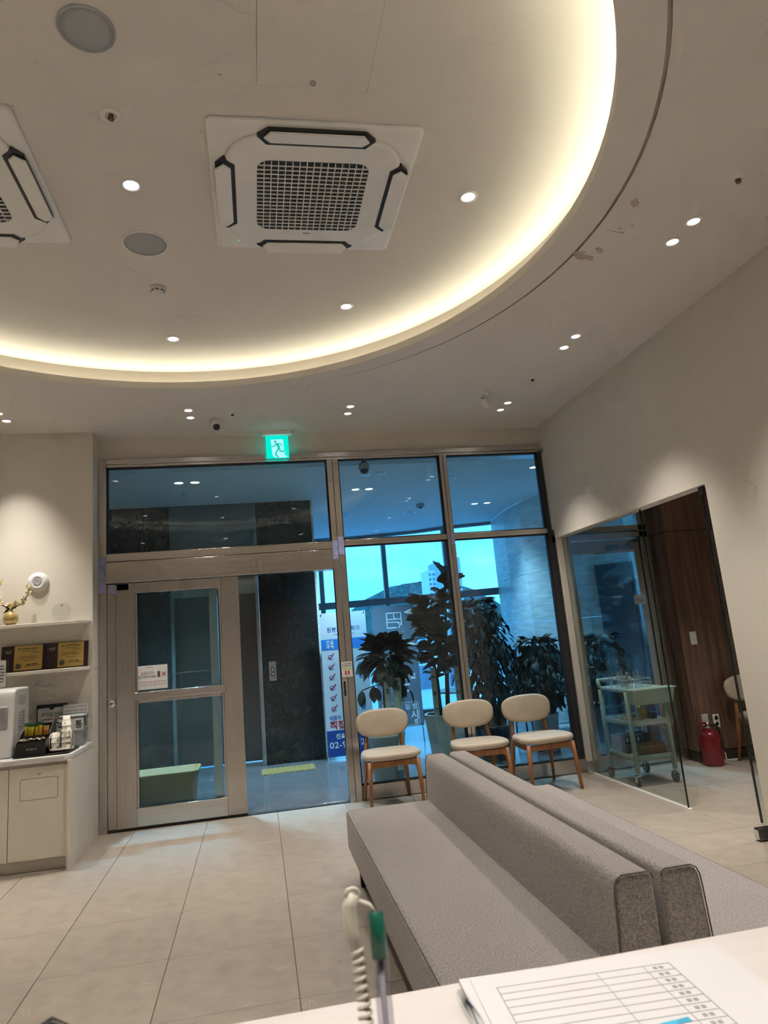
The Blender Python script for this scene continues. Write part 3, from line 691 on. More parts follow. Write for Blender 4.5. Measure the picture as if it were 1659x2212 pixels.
# ------------------------------------------------------------------ left bay: shelves, cabinet and what stands there
def shelf(z, label):
    t = thing('wall_shelf', label, 'shelf', (-2.8, 6.1, z-.03))
    B().prism([(RX0+.01, 6.198), (RX0+.01, 6.0), (-1.46, 6.0), (-1.388, 6.09), (-1.388, 6.198)], z-.028, z).obj('board', LAM, t, .003)
    box('rear_cleat', LAM, t, RX0+.02, -1.42, 6.18, 6.199, z-.045, z-.028)
    return t
shelf(1.762, 'upper white wall shelf carrying the flower vase'); shelf(1.383, 'lower white wall shelf carrying the award plaques')
# cabinet
cb_ = thing('cabinet', 'cream base cabinet with waste flap in the left bay', 'cabinet', (-2.0, 5.9, 0))
box('side_panel', LAM, cb_, -1.398, -1.374, 5.515, 6.199, 0, .733); box('carcass', LAM, cb_, -3.4, -1.40, 5.575, 6.199, .085, .733)
box('toe_kick', LAM, cb_, -3.4, -1.40, 5.60, 5.62, 0, .085); box('rail', LAM, cb_, -3.4, -1.40, 5.57, 5.576, .70, .733)
for x0, x1 in ((-1.795, -1.404), (-2.19, -1.799), (-2.585, -2.194), (-2.98, -2.589)):
    d = box('door', LAM, cb_, x0, x1, 5.545, 5.568, .088, .708, .0015)
    if x0 == -1.795:
        fp = rrect(-1.718, -1.468, .487, .628, .01)
        B().prism(rrect(-1.7205, -1.4655, .4845, .6305, .012), 5.5443, 5.546, 'y').obj('flap_gap', EDGE, d); B().prism(fp, 5.5435, 5.546, 'y').obj('waste_flap', LAM, d)
        box('tape_label', PAPER, d, -1.612, -1.575, 5.5435, 5.5455, .652, .668); printline(-1.605, -1.582, .660, .008, 5.5435, INK, d, 5)
wt = B().prism([(-3.4, 6.199), (-3.4, 5.515), (-1.42, 5.515), (-1.372, 5.57), (-1.372, 6.199)], .735, .772)
wt.obj('worktop', TOP, None, .002, label='pale worktop over the cream base cabinet in the left bay', cat='worktop')
# vase with blossom branches
ZS = 1.762
t = thing('flower_vase', 'gold glazed round vase with cream blossom branches on the upper shelf', 'vase', (-1.99, 6.09, ZS))
vx, vy = -1.99, 6.09
B().lathe([(.026, 0), (.034, .004), (.054, .028), (.061, .056), (.055, .084), (.034, .108), (.016, .118), (.014, .128), (.010, .128), (.010, .11)], (vx, vy, ZS), 28).obj('vase', GOLDV, t)
bl = B(); br = []
for s_, pts in ((1, [(0, .12), (.02, .145), (.06, .16), (.105, .205), (.125, .25), (.13, .29)]), (-1, [(0, .12), (-.03, .15), (-.075, .175), (-.11, .22), (-.115, .28), (-.095, .325), (-.07, .345)])):
    P3 = [(vx+x, vy+.01*i*s_*.3, ZS+z) for i, (x, z) in enumerate(pts)]; br.append(P3)
    B().tube(P3, [.006-.0007*i for i in range(len(P3))], 7).obj('branch', BARK, t)
B().tube([(vx+.125, vy, ZS+.25), (vx+.145, vy-.01, ZS+.285)], .003, 6).obj('twig', BARK, t)
pet = []
def petalmesh(l=.024, w=.012):
    v = [(0, 0, 0), (-w/2, 0, l*.4), (0, -.004, l*.5), (w/2, 0, l*.4), (-w*.35, .002, l*.8), (w*.35, .002, l*.8), (0, .004, l)]
    me = bpy.data.meshes.new('petal'); me.from_pydata(v, [], [(0, 2, 1), (0, 3, 2), (1, 2, 4), (2, 3, 5), (2, 5, 4), (4, 5, 6)]); me.materials.append(PETAL)
    for p in me.polygons: p.use_smooth = True
    return me
PM = petalmesh(.042, .024); rr = random.Random(3)
for P3 in br:
    for i in range(1, len(P3)):
        for k in range(5):
            q = Vector(P3[i-1]).lerp(Vector(P3[i]), rr.random())
            o = bpy.data.objects.new('petal', PM); COL.objects.link(o); o.parent = t
            o.location = q-org(t); o.rotation_euler = (rr.uniform(-1.2, 1.2), rr.uniform(-1.2, 1.2), rr.uniform(0, 6.3)); sc_ = .8+.6*rr.random(); o.scale = (sc_, sc_, sc_)
for dx, dz, ln in ((-.06, -.035, .085), (-.05, .01, .06), (.045, .01, .06)):
    v = [(vx, vy, ZS+.135), (vx+dx*.5, vy-.014, ZS+.14+dz*.3), (vx+dx, vy, ZS+.135+dz), (vx+dx*.55, vy+.012, ZS+.13+dz*.5)]
    B().add(v, [(0, 1, 2, 3)]).obj('leaf', LEAF2, t)
# glass award
t = thing('glass_award', 'clear round glass award on the upper shelf', 'award', (-1.60, 6.1, ZS))
B().prism([(-1.60+.075*math.cos(a), ZS+.085+.072*math.sin(a)) for a in [2*PI*k/28 for k in range(28)]], 6.095, 6.113, 'y', smooth=True).obj('disc', ACRYL, t)
box('foot', ACRYL, t, -1.665, -1.535, 6.07, 6.135, ZS, ZS+.018, .002); B().lathe([(.010, 0), (.010, .002)], n=16, M=Matrix.Translation((-1.595, 6.094, ZS+.135)) @ Matrix.Rotation(PI/2, 4, 'X')).obj('emblem', INKL, t)
box('engraving', WHITE2, t, -1.63, -1.57, 6.0935, 6.0945, ZS+.045, ZS+.047)
# emergency light
t = thing('emergency_light', 'white round emergency light on the wall above the upper shelf', 'lamp', (-1.812, 6.2, 2.114))
Mx = Matrix.Translation((-1.812, 6.2, 2.114)) @ Matrix.Rotation(PI/2, 4, 'X')
B().lathe([(.085, 0), (.085, .010), (.078, .022), (.055, .034), (.038, .037), (.035, .032)], n=40, M=Mx).obj('housing', WHITE, t)
B().lathe([(.035, .030), (.033, .037), (.027, .035), (.021, .038), (.015, .034), (.006, .037)], n=28, M=Mx).obj('lens', GREYM, t)
printline(-1.84, -1.79, 2.166, .009, 6.168, INKL, t, 8); printline(-1.84, -1.785, 2.066, .009, 6.168, INK, t, 9)
# award plaques on the lower shelf
def plaque(x0, x1, label, seed):
    t = thing('award_plaque', label, 'plaque', (0, 0, 0), 'award plaques'); w = x1-x0; h = .212
    box('board', MAROON, t, 0, w, 0, .014, 0, h, .002)
    gx0, gx1 = w*.30, w*.90 if seed == 2 else w*.955
    box('gold_plate', GOLD, t, gx0, gx1, -.002, .001, .008, h-.004)
    lettering('OSSTEM', w*.16, 0, h*.79, .011, WHI, t, w=.052); printline(w*.10, w*.22, h*.725, .005, 0, WHI, t, 3)
    for i, (a, b_, zz, hh) in enumerate(((.12, .88, .86, .013), (.25, .75, .77, .007), (.6, .92, .70, .007), (.2, .8, .56, .007), (.15, .85, .50, .007), (.3, .7, .41, .007), (.45, .85, .25, .014), (.4, .95, .19, .006))):
        printline(gx0+(gx1-gx0)*a, gx0+(gx1-gx0)*b_, h*zz, hh, -.002, BRONZE, t, seed*20+i)
    B().lathe([(.021, 0), (.021, .0015), (.015, .002)], n=28, M=Matrix.Translation((gx0+(gx1-gx0)*.17, -.002, h*.2)) @ Matrix.Rotation(PI/2, 4, 'X')).obj('seal', BRONZE, t)
    t.location = (x0, 6.135, 1.385); t.rotation_euler = (math.radians(-8), 0, 0)
plaque(-2.075, -1.742, 'left gold and maroon award plaque on the lower shelf', 1); plaque(-1.738, -1.400, 'right gold and maroon award plaque beside the wall corner', 2)
# water dispenser
ZW = .772
t = thing('water_dispenser', 'white tabletop water dispenser cut by the left picture edge', 'dispenser', (-1.98, 5.85, ZW))
prof = [(5.66, ZW), (5.655, ZW+.05), (5.675, ZW+.12), (5.70, ZW+.43), (5.715, ZW+.475), (5.75, ZW+.495), (6.03, ZW+.495), (6.05, ZW+.475), (6.05, ZW)]
B().prism(prof, -2.08, -1.82, 'x').obj('body', WHITE, t, .018, 3)
for k in range(6): B().box(-1.8215, -1.8185, 5.80, 5.95, ZW+.37+.012*k, ZW+.374+.012*k).obj('vent', INKL, t)
box('rating_label', PAPER, t, -1.8210, -1.8185, 5.78, 5.94, ZW+.16, ZW+.34); lb_ = B()
for k in range(7): lb_.box(-1.8188, -1.8178, 5.79, 5.855, ZW+.18+.021*k, ZW+.190+.021*k)
lb_.obj('label_print', INKL, t); box('label_window', GREYP, t, -1.8190, -1.8175, 5.865, 5.93, ZW+.18, ZW+.325)
box('spout_panel', GREYP, t, -2.06, -1.86, 5.675, 5.715, ZW+.20, ZW+.37, .01)
t = thing('menu_stand', 'clear acrylic sign stand on top of the water dispenser', 'sign', (-2.0, 5.86, ZW+.495))
B().prism(rrect(-2.14, -1.922, ZW+.497, ZW+.725, .012), 5.855, 5.867, 'y').obj('plate', ACRYL, t); B().prism(rrect(-2.13, -1.937, ZW+.512, ZW+.712, .012), 5.851, 5.8555, 'y').obj('card', PAPER, t)
box('foot', ACRYL, t, -2.10, -1.95, 5.83, 5.90, ZW+.495, ZW+.499)
for i in range(6): printline(-2.0, -1.948, ZW+.55+.024*i, .012, 5.851, INK, t, 40+i)
# parking notice and bin
t = thing('parking_notice', 'navy and white notice board about parking fees behind the sweets tray', 'notice', (-1.68, 6.16, ZW))
box('board', POTN, t, -1.80, -1.565, 6.165, 6.177, ZW, 1.103); B().prism(rrect(-1.79, -1.575, ZW+.02, 1.075, .018), 6.1615, 6.1655, 'y').obj('card', PAPER, t)
lettering('주차료 안내', -1.682, 6.1615, 1.022, .034, INK, t, w=.155); B().lathe([(.017, 0), (.017, .003), (.012, .004)], n=18, M=Matrix.Translation((-1.682, 6.161, 1.075)) @ Matrix.Rotation(PI/2, 4, 'X')).obj('emblem', MAROON, t)
printline(-1.76, -1.60, .985, .010, 6.1615, REDI, t, 3); printline(-1.77, -1.595, .955, .015, 6.1615, INK, t, 4); printline(-1.70, -1.60, .925, .011, 6.1615, REDI, t, 5)
t = thing('grey_bin', 'grey lidded waste bin with a large printed label on the worktop', 'bin', (-1.475, 6.07, ZW))
R = [[(x, y, ZW+z) for x, y in rrect(-1.56-e, -1.405+e, 5.98-e*.6, 6.14+e*.6, .02)] for e, z in ((0, .002), (.0, .0), (.012, .225), (.018, .226), (.018, .238), (.0, .242))]
B().rings(R).obj('body', GREYP, t)
box('label', PAPER, t, -1.575, -1.392, 5.9605, 5.9635, ZW+.125, ZW+.215); lettering('폐', -1.555, 5.9605, ZW+.17, .06, INK, t, w=.05, bold=.02); lettering('통', -1.425, 5.9605, ZW+.17, .06, INK, t, w=.052, bold=.02)
B().tube([(-1.397, 5.99, ZW+.235), (-1.385, 6.0, ZW+.20), (-1.385, 6.01, ZW+.15)], .004, 6).obj('lid_clip', BLACK, t)
t = thing('bin_notice', 'clear acrylic note standing on the grey waste bin', 'notice', (-1.465, 6.1, ZW+.24))
box('plate', ACRYL, t, -1.58, -1.375, 6.085, 6.092, ZW+.244, ZW+.325); box('card', PAPER, t, -1.572, -1.383, 6.0825, 6.085, ZW+.25, ZW+.318)
lettering('휴지통은 밑에 보시면 있습니다', -1.478, 6.0825, ZW+.300, .015, INK, t, w=.17); lettering('휴지통은 아래만 버려주세요', -1.478, 6.0825, ZW+.270, .015, INK, t, w=.17)
# black tray with organiser
t = thing('serving_tray', 'flat black tray under the sweets box and paper cups', 'tray', (-1.62, 5.78, ZW))
B().rings([[(x, y, ZW+z) for x, y in rrect(-1.80-e, -1.40+e, 5.575-e, 5.93+e, .03)] for e, z in ((-.01, .0), (0, .012), (-.006, .012), (-.014, .004))]).obj('tray', BLACK, t)
t = thing('stick_organiser', 'black coffee stick organiser holding yellow green and orange packets', 'organiser', (-1.68, 5.76, ZW))
B().prism([(5.615, ZW+.008), (5.60, ZW+.10), (5.70, ZW+.125), (5.70, ZW+.145), (5.86, ZW+.21), (5.88, ZW+.008)], -1.775, -1.770, 'x').prism([(5.615, ZW+.008), (5.60, ZW+.10), (5.70, ZW+.125), (5.70, ZW+.15), (5.84, ZW+.235), (5.88, ZW+.24), (5.88, ZW+.008)], -1.578, -1.57, 'x').obj('side_wall', BLACK, t)
box('front_wall', BLACK, t, -1.775, -1.57, 5.605, 5.612, ZW+.008, ZW+.10, .002); box('back_wall', BLACK, t, -1.775, -1.57, 5.872, 5.88, ZW+.008, ZW+.21); box('divider', BLACK, t, -1.77, -1.575, 5.70, 5.706, ZW+.008, ZW+.14); box('floor_plate', BLACK, t, -1.775, -1.57, 5.61, 5.88, ZW+.006, ZW+.05)
printline(-1.70, -1.63, ZW+.055, .013, 5.605, INKL, t, 12)
rr = random.Random(5)
def packet(x, y, z, h, mat, tip, ax, az, label, group, name='drink_stick'):
    p = thing(name, label, 'packet', (x, y, z), group)
    M_ = Matrix.Translation((x, y, z)) @ Matrix.Rotation(az, 4, 'Y') @ Matrix.Rotation(ax, 4, 'X')
    b = B(); b.rings([[(M_ @ Vector((a*w, b_*d, zz)))[:] for a, b_ in ((-1, -1), (1, -1), (1, 1), (-1, 1))] for w, d, zz in ((.009, .001, 0), (.008, .006, h*.15), (.008, .006, h*.75), (.0095, .001, h*.86))], smooth=False); b.obj('sachet', mat, p)
    b = B(); b.rings([[(M_ @ Vector((a*w, b_*d, zz)))[:] for a, b_ in ((-1, -1), (1, -1), (1, 1), (-1, 1))] for w, d, zz in ((.0095, .0012, h*.84), (.0098, .0016, h))], smooth=False); b.obj('sealed_end', tip, p)
for k in range(10): packet(-1.762+.0115*k, 5.745+.012*rr.random(), ZW+.07, .15+.012*rr.random(), FOILY, GREENP, rr.uniform(-.2, .05), rr.uniform(-.12, .12), 'yellow drink stick with green end standing in the black organiser', 'yellow drink sticks')
for k in range(5): packet(-1.64+.011*k, 5.76+.012*rr.random(), ZW+.07, .125+.012*rr.random(), FOILO, GOLD, rr.uniform(-.2, .05), rr.uniform(-.2, .25), 'orange brown drink stick beside the yellow ones in the organiser', 'orange drink sticks')
for k in range(12): packet(-1.755+.015*k, 5.66+.02*rr.random(), ZW+.108+.004*(k % 3), .055, [FOILO, PAPER, GREENP, BROWNC][k % 4], PAPER, 1.35, rr.uniform(-.5, .5), 'small wrapped sweet lying in the front tray of the organiser', 'wrapped sweets', 'wrapped_sweet')
# paper cup holder
t = thing('cup_holder', 'cream plastic paper cup holder on the black tray', 'cup holder', (-1.49, 5.73, ZW+.012))
hx, hy, hz = -1.49, 5.73, ZW+.014
B().rings([[(x, y, z) for x, y in rrect(hx-.085+e, hx+.085-e, hy-.05+e, hy+.05-e, .03)] for e, z in ((.004, hz), (0, hz+.008), (.006, hz+.014))]).obj('base', CORDW, t)
for x in (-.08, -.012, .075):
    B().tube([(hx+x, hy-.035, hz+.01), (hx+x, hy-.035, hz+.10 if x < 0 else hz+.125), (hx+x*.9-.006, hy, hz+.145 if x > 0 else hz+.12), (hx+x, hy+.035, hz+.10), (hx+x, hy+.035, hz+.01)], .0055, 7).obj('post', CORDW, t)
B().tube([(hx-.08, hy-.035, hz+.10), (hx-.046, hy-.045, hz+.092), (hx-.012, hy-.035, hz+.10)], .004, 6).tube([(hx-.008, hy-.035, hz+.10), (hx+.03, hy-.045, hz+.13), (hx+.075, hy-.035, hz+.125)], .004, 6).obj('guard', CORDW, t)
CUPM = mk('paper_cup', (.70, .66, .58), .7, var=.03)
def cup(x, y, z, flip, label, dots=True):
    c = thing('paper_cup', label, 'cup', (x, y, z), 'paper cups'); pr = [(.024, 0), (.033, .068), (.035, .069), (.035, .072), (.032, .072)] if not flip else [(.035, 0), (.035, .003), (.033, .004), (.024, .072), (.022, .071)]
    B().lathe(pr, (x, y, z), 24).obj('wall', CUPM, c)
    if dots:
        r = random.Random(int(z*1000)); b = B()
        for k in range(16):
            a = r.uniform(0, 2*PI); zz = r.uniform(.012, .055); rad = (.024+.009*zz/.072) if not flip else (.033-.009*zz/.072)
            b.box(-.0025, .0025, -rad-.0008, -rad+.001, zz, zz+.004, M=Matrix.Translation((x, y, z)) @ Matrix.Rotation(a, 4, 'Z'))
        b.obj('dot_print', INK, c)
for k in range(5): cup(hx+.032, hy, hz+.012+.040*k, True, 'upside-down paper cup in the tall stack, layer '+['one, lowest', 'two', 'three', 'four', 'five, topmost'][k], dots=(k == 4))
for k in range(2): cup(hx-.046, hy, hz+.012+.045*k, True, 'upside-down paper cup in the short stack, '+['lower', 'upper'][k], dots=(k == 1))

# ------------------------------------------------------------------ chairs
def make_chair(label):
    t = thing('dining_chair', label, 'chair', (0, 0, 0), 'cream upholstered chairs')
    # seat pad, a little wider at the front (front = -y)
    Rg = pillow(.25, .225, .055, 3.2, 48, .024)
    Rg = [[(x*(1-.10*(y/.225)), y-.02, z+.415+.012*(1 if y < 0 else 1-.5*y/.225)) for x, y, z in r] for r in Rg]
    B().rings(Rg).obj('seat', CREAM, t)
    Rb = pillow(.243, .122, .05, 2.9, 48, .024)
    Mb = Matrix.Translation((0, .205, .658)) @ Matrix.Rotation(math.radians(-9), 4, 'X') @ Matrix.Rotation(PI/2, 4, 'X')
    Rb = [[(Mb @ Vector((x*(1-.05*(y < 0)*abs(y)/.12), y, z-.5*x*x))) [:] for x, y, z in r] for r in Rb]
    B().rings(Rb).obj('backrest', CREAM, t)
    def leg(p):
        B().tube([q[:3] for q in p], [q[3] for q in p], 10).obj('leg', BEECH, t)
    for s_ in (-1, 1):
        leg([(s_*.205, -.20, .395, .021), (s_*.213, -.215, .25, .019), (s_*.225, -.238, 0, .0125)])
        leg([(s_*.150, .232, .60, .015), (s_*.165, .215, .48, .018), (s_*.178, .205, .38, .021), (s_*.188, .222, .22, .018), (s_*.205, .258, 0, .0125)])
    B().box(-.20, .20, -.212, -.190, .345, .392).obj('front_rail', BEECH, t, .005); B().box(-.17, .17, .19, .212, .345, .392).obj('back_rail', BEECH, t, .005)
    for s_ in (-1, 1):
        B().prism([(s_*.196, -.20), (s_*.214, -.20), (s_*.190, .21), (s_*.172, .21)], .345, .392).obj('side_rail', BEECH, t, .004)
        B().prism([(s_*.20, .392), (s_*.20, .30), (s_*.188, .33), (s_*.16, .347), (s_*.12, .352), (s_*.12, .392)], -.211, -.191, 'y').obj('corner_brace', BEECH, t)
    return t
ch = make_chair('cream padded wooden chair in front of the steel post, left of three')
ch.location = (1.085, 6.155, 0)
dup(ch, (1.885, 6.135, 0), math.radians(-3), 'cream padded wooden chair behind the sofa ends, middle of three')
dup(ch, (2.455, 6.075, 0), math.radians(2), 'cream padded wooden chair beside the glass partition, right of three')
dup(ch, (4.61, 5.84, 0), math.radians(0), 'cream padded wooden chair half hidden behind the open glass door')

# ------------------------------------------------------------------ back-to-back sofas
SY0, SY1 = 2.07, 4.45
def sofa(side, label):
    s_ = side; cx = 1.156
    t = thing('bench_sofa', label, 'sofa', (cx+s_*.35, 3.26, 0), 'back to back sofas')
    def bx(nm, a, b, y0, y1, z0, z1, bev, mat=FABRIC, seg=4): return box(nm, mat, t, min(cx+s_*a, cx+s_*b), max(cx+s_*a, cx+s_*b), y0, y1, z0, z1, bev, seg)
    bx('seat', .10, .672, SY0, SY1, .175, .400, .022)
    # backrest: rounded top, front face leaning slightly
    pr = [(.014, .18), (.165, .18), (.145, .60), (.142, .635), (.133, .656), (.115, .665), (.032, .665), (.019, .660), (.014, .645)]
    bk = B(); bk.prism([(cx+s_*a, z) for a, z in pr], SY0+.01, SY1, 'y', smooth=True); ob = bk.obj('backrest', FABRIC, t, .010, 3)
    B().tube([(cx+s_*a, SY0+.008, z) for a, z in pr[1:]], .0022, 6).obj('piping', PIPE, ob)
    B().tube([(cx+s_*(a), SY1, z) for a, z in pr[1:]], .002, 6).obj('piping', PIPE, ob)
    B().tube([(cx+s_*.668, y, .392) for y in (SY0+.02, SY1-.02)], .002, 6).obj('seat_seam', PIPE, t)
    for y in (SY0+.12, SY1-.12):
        for a in (.07, .60): box('leg', BLACK, t, cx+s_*a-.025, cx+s_*a+.025, y-.025, y+.025, 0, .176, .003)
    bx('under_frame', .05, .62, SY0+.06, SY1-.06, .145, .176, 0, BLACK)
    return t
sofa(-1, 'long grey fabric bench sofa facing the entrance side, left of the pair'); sofa(1, 'long grey fabric bench sofa facing the glass partition, right of the pair')

# ------------------------------------------------------------------ mint trolley and its load
X0, X1, Y0, Y1 = 3.115, 3.475, 5.655, 6.125
ct = thing('utility_cart', 'mint green three-tier plastic trolley behind the glass partition', 'cart', (3.295, 5.89, 0))
def trayb(z, d=.045, nm='tray'):
    R = [[(x, y, zz) for x, y in rrect(X0-e, X1+e, Y0-e, Y1+e, .03)] for e, zz in ((0, z), (.004, z+d), (-.012, z+d), (-.016, z+.012))]
    B().rings(R).obj(nm, MINT, ct)
trayb(.20); trayb(.485); trayb(.765, .03)
for x in (X0+.005, X1-.005):
    for y in (Y0+.005, Y1-.005):
        B().lathe([(.021, .11), (.021, .77)], (x, y, 0), 16).obj('post', MINT, ct)
        cs = B().tube([(x, y, .12), (x, y, .085)], .008, 8); cs.box(x-.022, x-.018, y-.015, y+.025, .034, .088).box(x+.018, x+.022, y-.015, y+.025, .034, .088).box(x-.022, x+.022, y-.02, y+.02, .084, .09)
        co = cs.obj('caster', CHROME, ct)
        B().lathe([(.012, -.015), (.040, -.015), (.046, -.009), (.046, .009), (.040, .015), (.012, .015)], n=24, M=Matrix.Translation((x, y+.012, .046)) @ Matrix.Rotation(PI/2, 4, 'Y')).obj('wheel', RUBBER, co)
B().tube([(X0+.005, Y1, .79), (X0+.005, Y1+.02, .83), (X0+.03, Y1+.075, .845), (X1-.03, Y1+.075, .845), (X1-.005, Y1+.02, .83), (X1-.005, Y1, .79)], .018, 10).obj('handle', MINT, ct)
B().rings([[(x, y, z) for x, y in rrect(X0-.03+e, X1+.03-e, Y0-.165+e, Y0-.022-e*.5, .03)] for e, z in ((.035, .67), (.012, .79), (-.004, .795), (-.004, .80), (.006, .80), (.028, .68))]).obj('hanging_bin', MINT, ct)
ZT = .797
t = thing('instrument_rack', 'clear acrylic rack of steel instruments on the trolley top', 'rack', (3.27, 5.9, ZT-.02)); zb = ZT-.019
rk = B(); t_ = .003
for x0, x1, y0, y1 in ((3.16, 3.42, 5.74, 5.743), (3.16, 3.42, 5.90, 5.903), (3.16, 3.163, 5.74, 5.90), (3.417, 3.42, 5.74, 5.90), (3.25, 3.253, 5.74, 5.90), (3.33, 3.333, 5.74, 5.90)): rk.box(x0, x1, y0, y1, zb, zb+.085)
rk.obj('acrylic_box', ACRYL, t); rim = B().tube([(3.16, 5.74, zb+.086), (3.42, 5.74, zb+.086), (3.42, 5.903, zb+.086), (3.16, 5.903, zb+.086)], .002, 6, True); rim.obj('rim', WHITE, t)
rr = random.Random(11)
for k in range(26):
    x, y = rr.uniform(3.155, 3.40), rr.uniform(5.76, 5.98); dx, dy = rr.uniform(-.03, .03), rr.uniform(-.02, .03); h = rr.uniform(.11, .17)
    p = thing('steel_forceps', 'thin steel forceps standing in the trolley-top rack', 'forceps', (x, y, zb+.003), 'steel forceps')
    a = (x, y, zb+.003); B().tube([a, (x+dx*.6-.006, y+dy*.6, zb+h*.6), (x+dx, y+dy, zb+h)], .0024, 5).tube([a, (x+dx*.6+.006, y+dy*.6, zb+h*.6), (x+dx, y+dy, zb+h)], .0024, 5).obj('arm', CHROME, p)
for k in range(5):
    x = 3.34+.018*k; p = thing('glass_vial', 'small clear vial in the right of the trolley-top rack', 'vial', (x, 5.80, zb+.001), 'glass vials'); B().lathe([(.007, 0), (.007, .04), (.004, .045), (.004, .05)], (x, 5.80, zb+.001), 12).obj('tube', ACRYL, p); B().lathe([(.005, .05), (.005, .058)], (x, 5.80, zb+.001), 10).obj('cap', WHITE, p)
def carton(name, label, cat, x0, x1, y0, y1, z0, z1, mat, extra=None, rot=0.):
    c = thing(name, label, cat, ((x0+x1)/2, (y0+y1)/2, z0)); o = box('carton', mat, c, x0, x1, y0, y1, z0, z1, .0015)
    if extra: extra(c)
    return c
Z2, Z3 = .498, .213
carton('yellow_box', 'yellow box with white top on the middle trolley shelf', 'box', 3.20, 3.265, 5.80, 5.90, Z2, Z2+.065, YEL, lambda c: box('white_band', WHITE, c, 3.199, 3.266, 5.799, 5.901, Z2+.05, Z2+.067))
carton('yellow_bottle_pack', 'tall yellow pack on the middle trolley shelf', 'pack', 3.27, 3.33, 5.74, 5.79, Z2, Z2+.12, YEL, lambda c: box('print', INK, c, 3.315, 3.3195, 5.7392, 5.741, Z2+.04, Z2+.07))
for i, (x, y, h) in enumerate(((3.15, 5.78, .05), (3.21, 5.72, .045), (3.155, 5.90, .04))):
    carton('small_carton', ['small cream carton at the left of the middle trolley shelf', 'small cream carton at the front of the middle trolley shelf', 'small cream carton at the rear of the middle trolley shelf'][i], 'box', x, x+.045, y, y+.05, Z2, Z2+h, CORDW, lambda c, x=x, y=y, h=h: box('label', INKL, c, x+.01, x+.035, y-.0008, y+.001, Z2+.012, Z2+.022))
t = thing('steel_cup', 'steel cup on the middle trolley shelf', 'cup', (3.375, 5.75, Z2)); B().lathe([(.024, 0), (.030, .085), (.032, .086), (.029, .085), (.024, .003)], (3.375, 5.75, Z2), 24, cap=False).obj('wall', CHROME, t); B().lathe([(.024, 0), (.024, .003)], (3.375, 5.75, Z2), 20).obj('base', CHROME, t)
carton('blue_pack', 'blue plastic pack at the right of the middle trolley shelf', 'pack', 3.395, 3.450, 5.78, 5.86, Z2, Z2+.10, BLUEP, lambda c: printline(3.40, 3.445, Z2+.07, .012, 5.78, WHI, c, 4))
t = thing('tape_roll', 'black and yellow tape rolls stacked on the middle trolley shelf', 'tape', (3.315, 5.708, Z2))
for k in range(2): B().lathe([(.018, 0), (.03, 0), (.03, .014), (.018, .014), (.018, 0)], (3.315, 5.708, Z2+.015*k), 24, cap=False).obj('roll', [BLACK, YEL][k], t)
t = thing('cardboard_box', 'open brown cardboard box on the bottom trolley shelf', 'box', (3.30, 5.80, Z3))
b = B(); x0, x1, y0, y1 = 3.19, 3.44, 5.70, 5.90
for a in ((x0, x1, y0, y0+.004), (x0, x1, y1-.004, y1), (x0, x0+.004, y0, y1), (x1-.004, x1, y0, y1)): b.box(*a, Z3, Z3+.095)
b.box(x0, x1, y0, y1, Z3, Z3+.004); b.obj('walls', BROWNC, t)
B().add([(x0, y0, Z3+.095), (x1, y0, Z3+.095), (x1, y0+.05, Z3+.12), (x0, y0+.05, Z3+.12)], [(0, 1, 2, 3)]).obj('flap', BROWNC, t); box('papers', PAPER, t, 3.30, 3.40, 5.73, 5.85, Z3+.004, Z3+.10)
carton('printed_carton', 'white carton with dark printed blocks behind the cardboard box', 'box', 3.14, 3.36, 5.91, 6.09, Z3, Z3+.16, GREYP, lambda c: (box('dark_panel', INK, c, 3.18, 3.34, 5.9092, 5.911, Z3+.095, Z3+.15), [box('block', WHI, c, 3.190+.036*k, 3.214+.036*k, 5.9084, 5.9095, Z3+.105, Z3+.142) for k in range(4)]))
carton('black_case', 'dark case beside the printed carton on the bottom trolley shelf', 'case', 3.365, 3.44, 5.92, 6.08, Z3, Z3+.16, POTN)
t = thing('white_tape_roll', 'small white roll at the left end of the bottom trolley shelf', 'roll', (3.155, 5.77, Z3)); B().lathe([(.008, -.015), (.016, -.015), (.018, 0), (.016, .015), (.008, .015)], n=18, M=Matrix.Translation((3.157, 5.77, Z3+.018)) @ Matrix.Rotation(PI/2, 4, 'Y')).obj('roll', WHITE, t)

# ------------------------------------------------------------------ fire extinguisher
t = thing('fire_extinguisher', 'red fire extinguisher standing against the walnut wall', 'extinguisher', (4.135, 6.07, 0)); c = (4.135, 6.07, 0)
B().lathe([(.070, 0), (.078, .008), (.080, .02), (.080, .20), (.074, .228), (.055, .25), (.028, .262), (.022, .268)], c, 32).obj('cylinder', REDP, t)
B().lathe([(.0803, .138), (.0808, .140), (.0803, .142)], c, 32, cap=False).obj('seam', REDP, t)
B().lathe([(.020, .266), (.020, .29), (.014, .30), (.012, .315)], c, 16).obj('valve', CHROME, t)
B().tube([(4.135, 6.07, .305), (4.09, 6.06, .318), (4.05, 6.05, .322)], [.010, .009, .006], 8).tube([(4.135, 6.07, .295), (4.09, 6.06, .29), (4.055, 6.05, .272)], [.009, .008, .005], 8).obj('lever', REDP, t)
B().tube([(4.14, 6.07, .30), (4.185, 6.06, .298), (4.215, 6.05, .26), (4.225, 6.045, .18), (4.218, 6.045, .11)], .010, 8).obj('hose', RUBBER, t)
B().tube([(4.218, 6.045, .11), (4.217, 6.045, .05)], [.011, .013], 8).obj('nozzle', RUBBER, t); box('tag', PAPER, t, 4.216, 4.222, 6.02, 6.03, .03, .09)

t.scale = (1.16, 1.16, 1.2); t.location.x = 4.120

